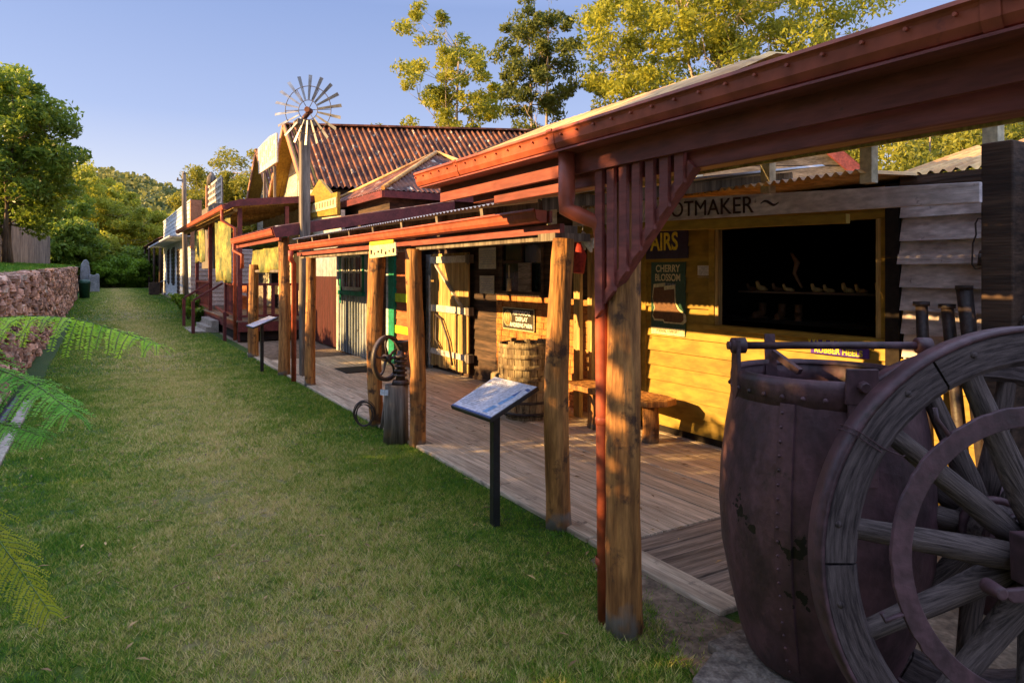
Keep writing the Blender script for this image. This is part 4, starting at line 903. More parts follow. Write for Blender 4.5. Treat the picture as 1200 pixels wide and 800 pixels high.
# window clutter
b = MB(); xx = FX-.12; b.cyl((xx,8.85,1.53),(xx,8.85,1.72),.035,n=12); b.cyl((xx,8.85,1.72),(xx,8.85,1.92),.012,.012,8); tag(b.build('bottle', M['cream'], None, (xx,8.85,1.53)), 'pale bottle on the ledge of the dark display window', 'bottle')
b = MB(); b.box(FX-.1,FX-.07,8.3,8.62,1.53,1.95); tag(b.build('picture_frame', M['grey_boards'], None, (FX-.1,8.45,1.53)), 'mottled picture propped on the ledge of the dark display window', 'picture')
b = MB(); b.path([(3.6,PY(676,3.6),2.12),(3.62,PY(676,3.6)-.02,1.95),(3.6,PY(678,3.6),1.80)], [.02,.06,.05], 10); tag(b.build('cloth', M['red_cloth'], None, (3.6,PY(676,3.6),2.0)), 'red cloth hanging under the verandah roof behind the stout near post', 'cloth')
b = MB(); c0 = Vector((3.3, PY(690,3.3), PZ(690,285,3.3)))
b.path([c0+Vector((0,.08,.09)),c0+Vector((0,.04,.04)),c0,c0+Vector((0,-.03,-.07))],[.012,.03,.035,.01],8); b.path([c0+Vector((0,.04,.05)),c0+Vector((0,.07,.0)),c0+Vector((0,.05,-.05))],[.02,.018,.008],6); b.path([c0+Vector((0,-.02,.02)),c0+Vector((0,-.05,.03)),c0+Vector((0,-.06,-.04))],[.02,.016,.006],6); b.bar(c0+Vector((0,.08,.09)),c0+Vector((0,.08,.3)),.004,.004)
tag(b.build('bone_ornament', M['white_paint'], None, tuple(c0)), 'pale bony ornament hanging beside the downpipe under the verandah', 'ornament')

# tub, keg, small barrow wheel
pt = PP(617, 320, 8.45); pt.z = .022
t = thing('wooden_tub', 'large slatted wooden tub with ragged top against the ochre bricks', 'tub', pt)
b = MB(); n_ = 22
for i in range(n_):
    a0 = 2*math.pi*i/n_; a1 = 2*math.pi*(i+.9)/n_; top = .93+rn.uniform(-.04,.03); vs = []
    for z, r_ in ((0,.26),(.35,.315),(.7,.335),(top,.335)):
        for a in (a0, a1): vs.append((pt.x+math.cos(a)*r_, pt.y+math.sin(a)*r_, pt.z+z)); 
    for z, r_ in ((0,.24),(.35,.29),(.7,.31),(top,.31)):
        for a in (a0, a1): vs.append((pt.x+math.cos(a)*r_, pt.y+math.sin(a)*r_, pt.z+z))
    fs = []
    for k in range(3): fs += [(2*k,2*k+1,2*k+3,2*k+2),(8+2*k,8+2*k+2,8+2*k+3,8+2*k+1),(2*k,2*k+2,8+2*k+2,8+2*k),(2*k+1,8+2*k+1,8+2*k+3,2*k+3)]
    fs.append((6,7,15,14)); b.add(vs, fs)
b.build('staves', M['tub'], t)
for z, r_ in ((.06,.275),(.2,.298),(.34,.322),(.48,.332),(.62,.338),(.75,.341),(.87,.341)):
    b = MB(); b.lathe([(r_,0),(r_+.008,.004),(r_+.008,.028+.02*(z>.3)),(r_,.032+.02*(z>.3))], pt+Vector((rn.uniform(-.003,.003),0,z)), 32); b.build('hoop', M['tub'] if z > .25 else M['iron_dark'], t)
b = MB(); b.lathe([(.001,.05),(.3,.05)], pt, 24); b.build('base', M['dark'], t)
pk = PP(586, 320, 8.7); pk.z = .022
b = MB(); b.lathe([(.001,.0),(.11,.0),(.13,.25),(.12,.5),(.10,.52),(.001,.52)], pk, 18); b.cyl(pk+Vector((0,.0,.5)),pk+Vector((.02,.02,.78)),.03)
tag(b.build('keg', M['tub'], None, pk), 'small upright keg with a stick standing left of the slatted tub', 'keg')
pw = PP(570, 320, 8.9); pw.z = .2
b = MB(); Rw = Matrix.Rotation(-TH, 3, 'Z') @ Matrix.Rotation(math.pi/2, 3, 'X')
b.lathe([(.13,-.03),(.17,-.03),(.17,.03),(.13,.03)], pw, 26, Rw, closed=True)
for i in range(3): a = math.pi*i/3; d_ = Rw @ Vector((math.cos(a)*.14, math.sin(a)*.14, 0)); b.bar(pw-d_, pw+d_, .02, .02)
tag(b.build('barrow_wheel', M['iron_dark'], None, pw), 'small dark iron wheel lying against the keg near the barn door', 'wheel')

# ================================================================ RED SHOP, PALE SHED, MAROON PANEL
RX = 5.0
t = thing('red_shop', 'rust red weatherboard shop front with two lime bands and green corner post', 'shop', (5.4,13.3,0))
b = MB(); clad(b, (RX,PY(487,RX),0), (0,1,0), (-1,0,0), PY(462,RX)-PY(487,RX), .02, 2.75, .15); b.build('wall', M['red_boards'], t)
b = MB(); b.box(FX+.004,8.9,12.46,12.56,0,2.75); b.box(FX+.004,8.9,13.9,14.0,0,2.75); b.box(RX+.004,RX+.1,PY(487,RX),PY(462,RX),0,2.75); b.build('wall_core', M['dark'], t)
for za_, zb_ in ((1.30,1.47),(.75,.92)):
    b = MB(); b.box(RX-.045,RX-.026,PY(484,RX),PY(465,RX),PZ(473,354 if za_ > 1 else 391,RX),PZ(473,344 if za_ > 1 else 382,RX)); b.build('band', M['lime'], t)
b = MB(); b.box(4.93,5.05,PY(462.5,4.95),PY(456,4.95),.02,2.6); b.build('corner_post', M['green'], t)
b = MB(); b.box(4.95,5.04,PY(456,4.95)+.005,PY(453,4.95)+.03,.02,2.6); b.build('corner_bead', M['pale_boards'], t)
SXX = 4.72
t = thing('tin_shed', 'pale corrugated shed front with green trimmed four pane window', 'shed', (SXX,14.5,0))
yl, yr = PY(397,SXX), PY(434,SXX)
b = MB(); b.corr((SXX,yr,.03),(0,yl-yr,0),(0,0,2.5),wave=.2,amp=.03); b.build('wall', M['shed_tin'], t)
b = MB(); b.box(SXX+.03,5.6,yr,yr+.05,0,2.5); b.box(SXX+.03,SXX+.08,yr,yl,0,2.5); b.build('wall_core', M['dark_boards'], t)
b = MB(); yy_ = yr+.1
while yy_ < yl-.1: b.box(SXX-.045, SXX-.02, yy_, yy_+.035, .04, 1.3); yy_ += .19
b.build('battens', M['shed_tin'], t)
b = MB(); yy_ = yr+.2
while yy_ < yl-.15:
    for z in np.arange(.15, 1.3, .16): b.box(SXX-.036, SXX-.026, yy_-.012, yy_+.012, z, z+.035)
    yy_ += .19
pass
a_, c_ = PY(402,SXX), PY(427,SXX); z0_, z1_ = 1.42, 2.22
b = MB(); b.box(SXX-.06,SXX-.02,c_-.07,c_,z0_,z1_+.07); b.box(SXX-.06,SXX-.02,a_,a_+.09,z0_-.3,z1_+.07); b.box(SXX-.06,SXX-.02,c_-.07,a_+.09,z1_,z1_+.06); wfr = b.build('window', M['green'], t)
b = MB(); b.box(SXX-.05,SXX-.02,c_,c_+.10,z0_,z1_); b.box(SXX-.05,SXX-.02,a_-.10,a_,z0_,z1_); b.box(SXX-.05,SXX-.02,c_,a_,z1_-.08,z1_); b.box(SXX-.05,SXX-.02,c_,a_,z0_,z0_+.08); b.box(SXX-.045,SXX-.02,(a_+c_)/2-.2,(a_+c_)/2-.15,z0_,z1_); b.box(SXX-.045,SXX-.02,(a_+c_)/2+.15,(a_+c_)/2+.2,z0_,z1_); b.box(SXX-.045,SXX-.02,c_,a_,(z0_+z1_)/2-.02,(z0_+z1_)/2+.02); b.build('sash', M['white_paint'], wfr)
b = MB(); b.box(SXX-.021,SXX-.016,c_,a_,z0_,z1_); b.build('glass', M['glass'], wfr)
b = MB(); b.box(SXX-.09,SXX-.02,c_-.1,a_+.12,z0_-.1,z0_-.01); b.build('sill', M['green'], wfr)
b = MB(); b.box(SXX-.045,SXX+.03,yr-.05,yr+.03,.02,2.4); b.build('trim', M['green'], t)
b = MB(); b.box(SXX-.03,SXX+.03,yl-.02,yl+.08,.02,2.4); b.build('edge_board', M['white_paint'], t)
t = thing('side_gate', 'maroon painted timber gate below grey corrugated iron beyond the pale shed', 'gate', (4.8,16.2,0))
ym0, ym1 = PY(396,4.8), PY(370,4.8)
b = MB(); yy_ = ym0
while yy_ < ym1: b.box(4.8,4.83,yy_+.004,yy_+.14,.03,1.72); yy_ += .145
b.build('planks', M['dark_red'], t)
b = MB(); b.corr((4.86,ym0,1.6),(0,ym1-ym0+.4,0),(0,0,1.0)); b.build('sheet', M['grey_tin'], t)
b = MB(); b.box(4.9,4.96,ym0-.2,ym1+1.5,0,2.6); b.build('wall_core', M['dark_boards'], t)

# ================================================================ VERANDAH C (beyond the lower verandah)
t = thing('middle_verandah', 'middle verandah with short orange lit gutter and long maroon side fascia', 'verandah', (2.6,14,0))
b = MB(); gutter(b, 2.5, 12.1, 16.4, 2.445, 2.56, .11); b.build('gutter', M['maroon'], t)
b = MB(); b.slab([(2.56,12.08,2.40),(5.95,12.08,3.02),(5.95,12.08,3.20),(2.5,12.08,2.58)], (0,-1,0), .03); b.build('side_fascia', M['maroon_shaded'], t)
b = MB(); b.box(2.62,2.66,12.1,16.4,2.36,2.47); b.build('fascia', M['maroon_wood'], t)
b = MB(); b.corr((2.55,12.06,2.60),(0,4.4,0),(3.4,0,.62)); b.build('roof_sheet', M['rust_tin'], t)
b = MB(); b.path([(2.52,16.1,2.45),(2.52,16.1,2.3),(2.66,15.9,2.2),(2.66,15.9,1.9)],.04,12); b.build('downpipe', M['maroon'], t)
logpost('post', 2.76, PY(333,2.76), 2.42, .105, t, seed=31, bend=.01)
logpost('post', 2.80, PY(297,2.8), 1.98, .11, t, seed=33, bend=.01)
t = thing('roller_blind', 'sagging yellow canvas blind with green top rail between the far log posts', 'blind', (2.85,14,2.1))
yA, yB = PY(332,2.82), PY(294,2.82)
vs = []; fs = []; n_ = 16
b = MB()
for i in range(n_+1):
    q = i/n_; y = yA+(yB-yA)*q
    for j, z in enumerate((2.36,2.25,2.12,2.0,1.86)): vs.append((2.84+.02*math.sin(q*20+j)+.012*j*math.sin(q*9), y, z-.05*math.sin(math.pi*q)*(j/4)))
for i in range(n_):
    for j in range(4): fs.append((i*5+j,i*5+j+1,(i+1)*5+j+1,(i+1)*5+j))
b.add(vs, fs, True); o_ = b.build('canvas', M['blind'], t); sm_ = o_.modifiers.new('solid','SOLIDIFY'); sm_.thickness = .006
b = MB(); b.box(2.80,2.86,yA-.1,yB+.1,2.35,2.43); b.box(2.80,2.86,yA-.15,yA-.03,2.3,2.47); b.build('top_rail', M['green'], t)
b = MB(); b.cyl((2.84,yA-.1,1.83),(2.84,yB+.15,1.84),.03); b.build('roller', M['log_grey'], t)

# ================================================================ machine on stump, coil, mat
ps = PP(464, 320, 7.25); ps.z = .02
t = thing('wood_stump', 'upright grey stump carrying a hand cranked machine with a small label', 'stump', ps)
b = MB(); b.path([ps+Vector((0,0,-.02)),ps+Vector((0,0,.3)),ps+Vector((.005,0,.60))],[.135,.125,.12],18,jit=.03,seed=9); b.build('log', M['log_grey'], t)
pl_ = ps+Vector((-.12,-.03,.50)); nrm = Vector((-.85,-.5,0)).normalized(); rt = Vector((.5,-.85,0)).normalized()
b = MB(); c0 = ps+nrm*.137+Vector((0,0,.53))+rt*-.05; b.slab([c0-rt*.05-Vector((0,0,.03)),c0+rt*.05-Vector((0,0,.03)),c0+rt*.05+Vector((0,0,.03)),c0-rt*.05+Vector((0,0,.03))], -nrm, .008); b.build('label_plate', M['panel'], t)
t = thing('hand_machine', 'dark cast iron hand machine with spoked flywheel bolted on the stump', 'machine', ps+Vector((0,0,.6)))
cf = ps+Vector((-.10,.0,.885)); nr_ = (RIGHT*.88 - FWD*.45).normalized()
Rf = nr_.to_track_quat('Z','Y').to_matrix()
b = MB(); b.lathe([(.205,-.02),(.242,-.022),(.242,.022),(.205,.02)], cf, 40, Rf, closed=True); b.lathe([(.001,-.04),(.04,-.04),(.04,.04),(.001,.04)], cf, 16, Rf)
for i in range(5):
    a = 2*math.pi*i/5+.3; pts = []
    for k in range(5): q = .04+.17*k/4; aa = a+.35*math.sin(k/4*math.pi)*.6; pts.append(cf+Rf @ Vector((math.cos(aa)*q, math.sin(aa)*q, 0)))
    b.path(pts, [.017,.014,.012,.013,.016], 8)
b.build('flywheel', M['iron_dark'], t)
b = MB(); bc = ps+RIGHT*.05+Vector((0,0,.6)); b.cyl(bc,bc+Vector((0,0,.05)),.095,.08); b.cyl(bc+Vector((0,0,.05)),bc+Vector((0,0,.36)),.05,.035)
for k in range(5): b.lathe([(.04,0),(.07,.01),(.07,.025),(.04,.035)], bc+Vector((0,0,.08+.05*k)), 18)
b.cyl(cf, bc+Vector((.02,0,.29)), .018); b.lathe([(.05,0),(.085,.10),(.10,.12),(.08,.12),(.04,.02)], bc+Vector((.03,.02,.34)), 18); b.build('body', M['iron_dark'], t)
pc_ = PP(427, 320, 7.9); pc_.z = .03
t = thing('wire_coil', 'loose coil of rusty wire leaning at the foot of the grey based post', 'wire coil', pc_)
b = MB()
for k in range(8):
    an = rn.uniform(-.5,.5); R_ = Matrix.Rotation(-TH+an, 3, 'Z') @ Matrix.Rotation(math.pi/2+rn.uniform(-.25,.25), 3, 'X'); rr = .14+rn.uniform(-.02,.02)
    pts = [pc_+Vector((0,0,rr))+R_ @ Vector((math.cos(2*math.pi*i/24)*rr*.8, math.sin(2*math.pi*i/24)*rr, 0)) for i in range(25)]; b.path(pts, .005, 5, caps=False)
b.build('wire', M['iron_dark'], t)
pm = PP(427, 320, 12.6)
b = MB(); b.box(pm.x-.45,pm.x+.2,pm.y-.35,pm.y+.35,.027,.042); tag(b.build('door_mat', M['rubber'], None, (pm.x,pm.y,.027)), 'black rubber mat on the boards before the pale shed', 'mat')
pr_ = PP(440,320,7.95); pr_.z=.02
b = MB(); b.path([pr_+Vector((.1,-.1,-.02)),pr_+Vector((.11,-.08,.2)),pr_+Vector((.12,-.05,.42))],[.07,.05,.02],9,jit=.2,seed=4); tag(b.build('wood_offcut', M['log_grey'], None, pr_), 'broken dark wood offcut standing between the coil and the stump', 'offcut')

# ================================================================ lecterns
A1, B1, C1, D1 = PP(580,441,5.29), PP(631,453,4.81), PP(574,491,4.49), PP(528,475,4.95)
pb = PP(580,615,4.88); pb.z = 0
t = thing('information_lectern', 'near black lectern with pale printed panel standing on the lawn edge', 'lectern', pb)
nn = (B1-A1).cross(D1-A1).normalized(); nn = nn if nn.z > 0 else -nn
b = MB(); b.slab([A1,D1,C1,B1], -nn, .028); bevel(b.build('tray', M['black'], t), .003)
cen = (A1+B1+C1+D1)/4; sh = lambda p, k=.965: cen+(p-cen)*k+nn*.0015
b = MB(); b.slab([sh(A1),sh(D1),sh(C1),sh(B1)], nn, .001); pn = b.build('panel', M['panel'], t)
eu = (B1-A1).normalized(); ev = (A1-D1).normalized(); Wp = (B1-A1).length; Hp = (A1-D1).length
def LP(u, v): return D1.lerp(C1, u).lerp(A1.lerp(B1, u), v)+nn*.0032
text('lettering', 'HISTORIC', .048, M['grey_print'], pn, LP(.05,.90), eu, ev, .0004, align='LEFT', off=.001)
text('lettering', 'MAIN STREET', .048, M['grey_print'], pn, LP(.05,.80), eu, ev, .0004, align='LEFT', off=.001)
b = MB()
for i in range(13):
    v_ = .68-.043*i; u1 = .42+.1*((i*5)%3)/3; b.slab([LP(.06,v_),LP(.06,v_-.014),LP(u1,v_-.014),LP(u1,v_)], nn, .0004)
b.build('print_lines', M['grey_print'], pn)
b = MB(); b.slab([LP(.70,.10),LP(.80,.10),LP(.84,.30),LP(.74,.30)], nn, .0004); b.slab([LP(.76,.36),LP(.84,.34),LP(.88,.62),LP(.83,.80),LP(.80,.60)], nn, .0004); b.build('map_print', M['ink_lightblue'], pn)
b = MB(); b.slab([LP(.80,.62),LP(.86,.62),LP(.84,.84)], nn, .0006); b.slab([LP(0.01,.015),LP(.99,.015),LP(.99,.05),LP(.01,.05)], nn, .0006); b.slab([LP(.88,.83),LP(.97,.80),LP(.975,.86),LP(.885,.89)], nn, .0006); b.build('dark_print', M['ink_blue'], pn)
b = MB(); b.box(pb.x-.028,pb.x+.028,pb.y-.028,pb.y+.028,-.02,cen.z-.03); b.slab([cen-nn*.03+Vector((-.07,-.07,0)),cen-nn*.03+Vector((.07,-.07,0)),cen-nn*.03+Vector((.07,.07,0)),cen-nn*.03+Vector((-.07,.07,0))], (0,0,-1), .012)
bevel(b.build('post', M['black'], t), .004)
p2 = PP(307,435,12.4); p2.z = 0
dup(t, p2, 'far black lectern by the log posts before the maroon steps')
p3 = PP(193,340,44); p3.z = GZ(p3.y)
dup(t, p3, 'farthest lectern on a box near the white shop')
b = MB(); b.box(p3.x-.9,p3.x-.3,p3.y-.3,p3.y+.3,p3.z-.02,p3.z+.8); tag(b.build('crate', M['dark_boards'], None, p3), 'dark wooden box beside the farthest lectern', 'box')

# ================================================================ KIBBLE (riveted iron bucket)
kc = PP(964, 320, 3.12); kc.z = .06
t = thing('iron_kibble', 'big riveted brown iron mine bucket with a bail bar across the top', 'mine bucket', kc)
prof = [(.001,0),(.30,0),(.325,.02),(.36,.12),(.405,.3),(.44,.5),(.452,.68),(.445,.86),(.425,1.04),(.398,1.2),(.384,1.30),(.372,1.30),(.386,1.2),(.413,1.04),(.432,.86),(.44,.68),(.428,.5),(.39,.3),(.345,.12),(.31,.03),(.001,.03)]
b = MB(); b.lathe(prof, kc, 72)
def kib_mat():
    m = M['iron'].copy(); m.name = 'pitted_kibble_iron'; t_ = m.node_tree; n = t_.nodes; L = t_.links; bs = n['Principled BSDF']
    tc = n.new('ShaderNodeTexCoord'); src = bs.inputs['Base Color'].links[0].from_socket; out = src
    wn_ = n.new('ShaderNodeTexNoise'); wn_.inputs['Scale'].default_value = 22; wn_.inputs['Detail'].default_value = 5; L.new(tc.outputs['Object'], wn_.inputs[0])
    for ang, z, r_ in ((-3.34,.72,.03),(-3.2,.66,.012),(-2.72,.62,.038),(-2.76,.40,.012)):
        c = Vector((math.cos(ang)*.44, math.sin(ang)*.44, z)); d = n.new('ShaderNodeVectorMath'); d.operation = 'DISTANCE'; d.inputs[1].default_value = c; L.new(tc.outputs['Object'], d.inputs[0])
        a = n.new('ShaderNodeMath'); a.operation = 'MULTIPLY_ADD'; a.inputs[1].default_value = .34; L.new(wn_.outputs[0], a.inputs[0]); L.new(d.outputs['Value'], a.inputs[2])
        lt = n.new('ShaderNodeMath'); lt.operation = 'LESS_THAN'; lt.inputs[1].default_value = .165+r_; L.new(a.outputs[0], lt.inputs[0])
        mx = n.new('ShaderNodeMixRGB'); mx.inputs[2].default_value = (.008,.006,.005,1); L.new(lt.outputs[0], mx.inputs[0]); L.new(out, mx.inputs[1]); out = mx.outputs[0]
    L.new(out, bs.inputs['Base Color']); return m
M['kibble'] = kib_mat()
ks = b.build('shell', M['kibble'], t)
tx = bpy.data.textures.new('dents', 'CLOUDS'); tx.noise_scale = .16
dm = ks.modifiers.new('dents', 'DISPLACE'); dm.texture = tx; dm.strength = .012; dm.mid_level = .5
b = MB(); b.lathe([(.386,1.18),(.401,1.185),(.402,1.27),(.396,1.30),(.368,1.302),(.366,1.28)], kc, 72); rb = b.build('rim_band', M['iron'], t)
rv = MB()
for i in range(30):
    a = 2*math.pi*i/30; rv.ball(kc+Vector((math.cos(a)*.402, math.sin(a)*.402, 1.225)), .011, 8)
rv.build('rivets', M['iron'], rb)
def kr(z):
    P_ = [(0,.30),(.12,.36),(.3,.405),(.5,.44),(.68,.452),(.86,.445),(1.04,.425),(1.2,.398),(1.3,.384)]
    for (a, r0), (c, r1) in zip(P_, P_[1:]):
        if a <= z <= c: return r0+(r1-r0)*(z-a)/(c-a)
    return .38
toC = math.atan2(-kc.y, -kc.x)
for da in (-.33, 1.9, -2.3):
    a = toC+da; b = MB(); vs = []; fs = []
    zs = [0.02+1.18*i/14 for i in range(15)]
    for z in zs:
        r_ = kr(z)
        for w_, d_ in ((-.035,.0),(-.032,.012),(.032,.012),(.035,.0)): aa = a+w_/.44; vs.append(kc+Vector((math.cos(aa)*(r_+d_), math.sin(aa)*(r_+d_), z)))
    for i in range(14):
        for k in range(3): fs.append((4*i+k,4*i+k+1,4*i+k+5,4*i+k+4))
    b.add(vs, [tuple(reversed(f)) for f in fs], False); sm = b.build('seam_strap', M['kibble'], t)
    rv = MB()
    for i in range(20):
        z = .06+i*.058
        for w_ in (-.02,): aa = a+w_/.44; rv.ball(kc+Vector((math.cos(aa)*(kr(z)+.013), math.sin(aa)*(kr(z)+.013), z)), .0062, 8)
    rv.build('rivets', M['iron'], sm)
e0 = kc+Vector((0,0,1.41))-RIGHT*.385; e1 = kc+Vector((0,0,1.41))+RIGHT*.46
b = MB(); b.cyl(e0-RIGHT*.01, e1, .017, n=12)
for e in (e0, e1):
    b.path([e-RIGHT*.035, e-RIGHT*.03, e+RIGHT*.03, e+RIGHT*.035], [.025,.036,.036,.025], 16)
b.path([e0-RIGHT*.05,e0-RIGHT*.03],[.018,.02],12)
b.build('bail_bar', M['iron'], t)
b = MB(); b.slab([e0+Vector((0,0,.03))-FWD*.035, e0+Vector((0,0,.03))+FWD*.035, e0+Vector((-.0,0,-.2))+FWD*.05, e0+Vector((0,0,-.26)), e0+Vector((0,0,-.2))-FWD*.05], RIGHT*-1, .02); bevel(b.build('lug', M['iron'], t), .005)
a = toC+.35; rd = Vector((math.cos(a), math.sin(a), 0)); tg = Vector((-rd.y, rd.x, 0)); c0 = kc+rd*.405
b = MB(); b.slab([c0-tg*.065+Vector((0,0,1.22)),c0+tg*.065+Vector((0,0,1.22)),c0+tg*.06+Vector((0,0,1.36)),c0-tg*.06+Vector((0,0,1.36))], rd, .02); b.slab([c0-tg*.05+Vector((0,0,.9))+rd*.03,c0+tg*.05+Vector((0,0,.9))+rd*.03,c0+tg*.055+Vector((0,0,1.22)),c0-tg*.055+Vector((0,0,1.22))], rd, .016); b.path([c0+rd*.02+Vector((0,0,1.29)),c0+rd*.05+Vector((0,0,1.29))],[.026,.02],8); bevel(b.build('ear_strap', M['iron'], t), .003)
a2 = toC+.62+2.5; rd2 = Vector((math.cos(a2), math.sin(a2), 0)); c2 = kc+rd2*.38
b = MB(); b.slab([kc-RIGHT*.13+FWD*.34+Vector((0,0,1.18)),kc-RIGHT*.07+FWD*.34+Vector((0,0,1.18)),kc-RIGHT*.08+FWD*.36+Vector((0,0,1.43)),kc-RIGHT*.13+FWD*.36+Vector((0,0,1.43))], FWD, .015); b.bar(kc-RIGHT*.1+FWD*.33+Vector((0,0,1.34)), kc-RIGHT*.02+FWD*.2+Vector((0,0,1.26)), .03,.03); b.build('inner_bracket', M['iron'], t)
b = MB(); q1 = PP(858,790,2.95); q1.z = 0; ol = [(-.15,-.07),(.02,-.14),(.3,-.1),(.36,.12),(.1,.2),(-.14,.1)]
b.slab([q1+Vector((x,y,-.01)) for x, y in ol], (0,0,1), .055); b.slab([kc+Vector((x*1.2,y*1.2,-.06)) for x, y in [(-.3,-.25),(.3,-.3),(.3,.3),(-.3,.3)]], (0,0,1), .055)
tag(bevel(b.build('timber_blocks', M['log_grey'], None, q1), .012), 'flat weathered timber blocks wedged under the iron mine bucket', 'timber block')

# ================================================================ WAGON WHEELS
def wheel_root(name, lab, c, lean, R, turn=0.0, group=None):
    t = thing(name, lab, 'wheel', (0,0,0), group)
    # local frame: x right, y up, z towards the viewer's side of the street
    zx = (-FWD*math.cos(lean) + Vector((0,0,1))*math.sin(lean)); xx = Matrix.Rotation(turn, 3, 'Z') @ RIGHT; zx = Matrix.Rotation(turn, 3, 'Z') @ zx; yx = zx.cross(xx)
    Mt = Matrix(((xx.x,yx.x,zx.x),(xx.y,yx.y,zx.y),(xx.z,yx.z,zx.z))); t.rotation_euler = Mt.to_euler()
    t.location = c; return t
def wagon_wheel(t, R, nsp, hub_r, hub_l, seed):
    rn_ = random.Random(seed)
    b = MB(); b.lathe([(R-.016,-.05),(R,-.05),(R+.001,0),(R,.05),(R-.016,.05)], (0,0,0), 96, closed=True); b.raw('tyre', M['iron'], t)
    nf = nsp//2; gap = .006
    for i in range(nf):
        a0 = 2*math.pi*i/nf+gap; a1 = 2*math.pi*(i+1)/nf-gap; b = MB(); vs = []; n_ = 12
        for k in range(n_+1):
            a = a0+(a1-a0)*k/n_
            for r_, z in ((R-.135,-.045),(R-.018,-.048),(R-.018,.048),(R-.115,.048),(R-.135,.03)): vs.append((math.cos(a)*r_, math.sin(a)*r_, z))
        fs = []
        for k in range(n_):
            for j in range(5): fs.append((5*k+j,5*k+(j+1)%5,5*(k+1)+(j+1)%5,5*(k+1)+j))
        fs += [(0,4,3,2,1)[::-1], tuple(5*n_+j for j in range(5))]
        b.add(vs, [tuple(reversed(f)) for f in fs])
        for k in (2, n_-2):
            a = a0+(a1-a0)*k/n_; b.lathe([(.012,0),(.012,.008),(.001,.01)], (math.cos(a)*(R-.055), math.sin(a)*(R-.055), .043), 8)
        fo = b.raw('felloe', M['wheel_wood'], t)
    for i in range(nsp):
        a = 2*math.pi*(i+.5)/nsp+.1; d = Vector((math.cos(a), math.sin(a), 0)); b = MB(); zo = .03*(1 if i%2 else -1)
        pts = [d*(hub_r-.03)+Vector((0,0,zo)), d*(hub_r+.08)+Vector((0,0,zo*.8)), d*(hub_r+.25)+Vector((0,0,zo*.4)), d*(R-.16), d*(R-.07)]
        b.path(pts, [.045,.05,.042,.036,.038], 12, jit=.07, seed=i+seed); b.raw('spoke', M['spoke'], t)
    b = MB(); b.lathe([(.001,-hub_l),(hub_r*.6,-hub_l),(hub_r*.75,-hub_l*.6),(hub_r,-.07),(hub_r,.07),(hub_r*.8,hub_l*.5),(hub_r*.62,hub_l),(.035,hub_l),(.03,hub_l-.05),(.001,hub_l-.05)], (0,0,0), 28); hb_ = b.raw('hub', M['wheel_wood'], t)
    for z, r_ in ((-.085,hub_r+.004),(.075,hub_r+.004),(hub_l-.02,hub_r*.64+.006)):
        b = MB(); b.lathe([(r_-.02,-.014),(r_+.006,-.014),(r_+.006,.014),(r_-.02,.014)], (0,0,z), 28, closed=True); b.raw('hub_band', M['iron'], hb_)
wc = PP(1226, 320, 2.38); wc.z = 1.8-335*2.38/800
t = wheel_root('wagon_wheel', 'large nearest wooden wagon wheel with iron tyre leaning on the mine bucket', wc, .06, .81)
wagon_wheel(t, .81, 12, .125, .16, 3)
# iron bits on the hub
b = MB(); b.box(-.20,.10,-.03,.13,.10,.22); b.slab([(-.32,-.02,.2),(-.28,-.06,.2),(.0,-.07,.2),(.15,-.03,.2),(.0,.01,.2)], (0,0,1), .02); b.path([(-.33,-.02,.17),(-.33,-.02,.25)],[.025,.02],10); bevel(b.raw('iron_fitting', M['iron'], t), .006)
# wire bindings
for a in (2.55, 1.42):
    b = MB()
    for k in range(2):
        aa = a+.02*k; pts = []
        for r_, z in ((.70,-.055),(.70,.05),(.815,.062),(.825,.0),(.815,-.062),(.70,-.055)): pts.append((math.cos(aa)*r_, math.sin(aa)*r_, z))
        b.path(pts, .0025, 5, sm=False)
    if a > 2: b.path([(math.cos(a)*.70, math.sin(a)*.70,.05),(math.cos(a)*.66+.02, math.sin(a)*.66,.07),(math.cos(a)*.62, math.sin(a)*.66,.06)], .0025, 5)
    b.raw('wire_binding', M['galv'] if a < 2 else M['iron'], t)
wc2 = wc+FWD*.48+RIGHT*.12+Vector((0,0,-.06))
t = wheel_root('wagon_wheel', 'second dark wagon wheel standing behind the nearest big wheel', wc2, .05, .74, turn=-.15)
wagon_wheel(t, .74, 12, .13, .2, 8)
hc = PP(1222, 655, 2.2)
t = wheel_root('iron_hoop', 'flat dark iron hoop with pitted edge hung before the nearest wagon wheel', hc, .06, .5)
b = MB(); n_ = 110; vs = []
for i in range(n_):
    a = 2*math.pi*i/n_; j = rn.uniform(-.003,.003)
    for r_, z in ((.425,-.008),(.49+j,-.008),(.49+j,.008),(.425,.008)): vs.append((math.cos(a)*r_, math.sin(a)*r_, z))
b.add(vs, [(4*i+k,4*((i+1)%n_)+k,4*((i+1)%n_)+(k+1)%4,4*i+(k+1)%4) for i in range(n_) for k in range(4)]); bevel(b.raw('hoop', M['iron'], t), .003)
b = MB(); b.lathe([(.43,-.006),(.44,.0),(.43,.006)], (0,0,0), 80); 
for a in (2.2,3.5): b.path([(math.cos(a)*.47,math.sin(a)*.47,0),(math.cos(a)*.55,math.sin(a)*.55,.0),(math.cos(a)*.56,math.sin(a)*.56+.03,.0)], .008, 6)
b.raw('hook', M['iron'], t)
pz = PP(1190,560,3.6)
b = MB(); b.lathe([(.001,0),(.26,0),(.28,.3),(.25,.62),(.22,.64),(.21,.6),(.001,.58)], (pz.x+.1,pz.y,0), 28); tag(b.build('iron_drum', M['iron'], None, (pz.x+.1,pz.y,0)), 'low brown iron drum on the ground behind the two wagon wheels', 'drum')

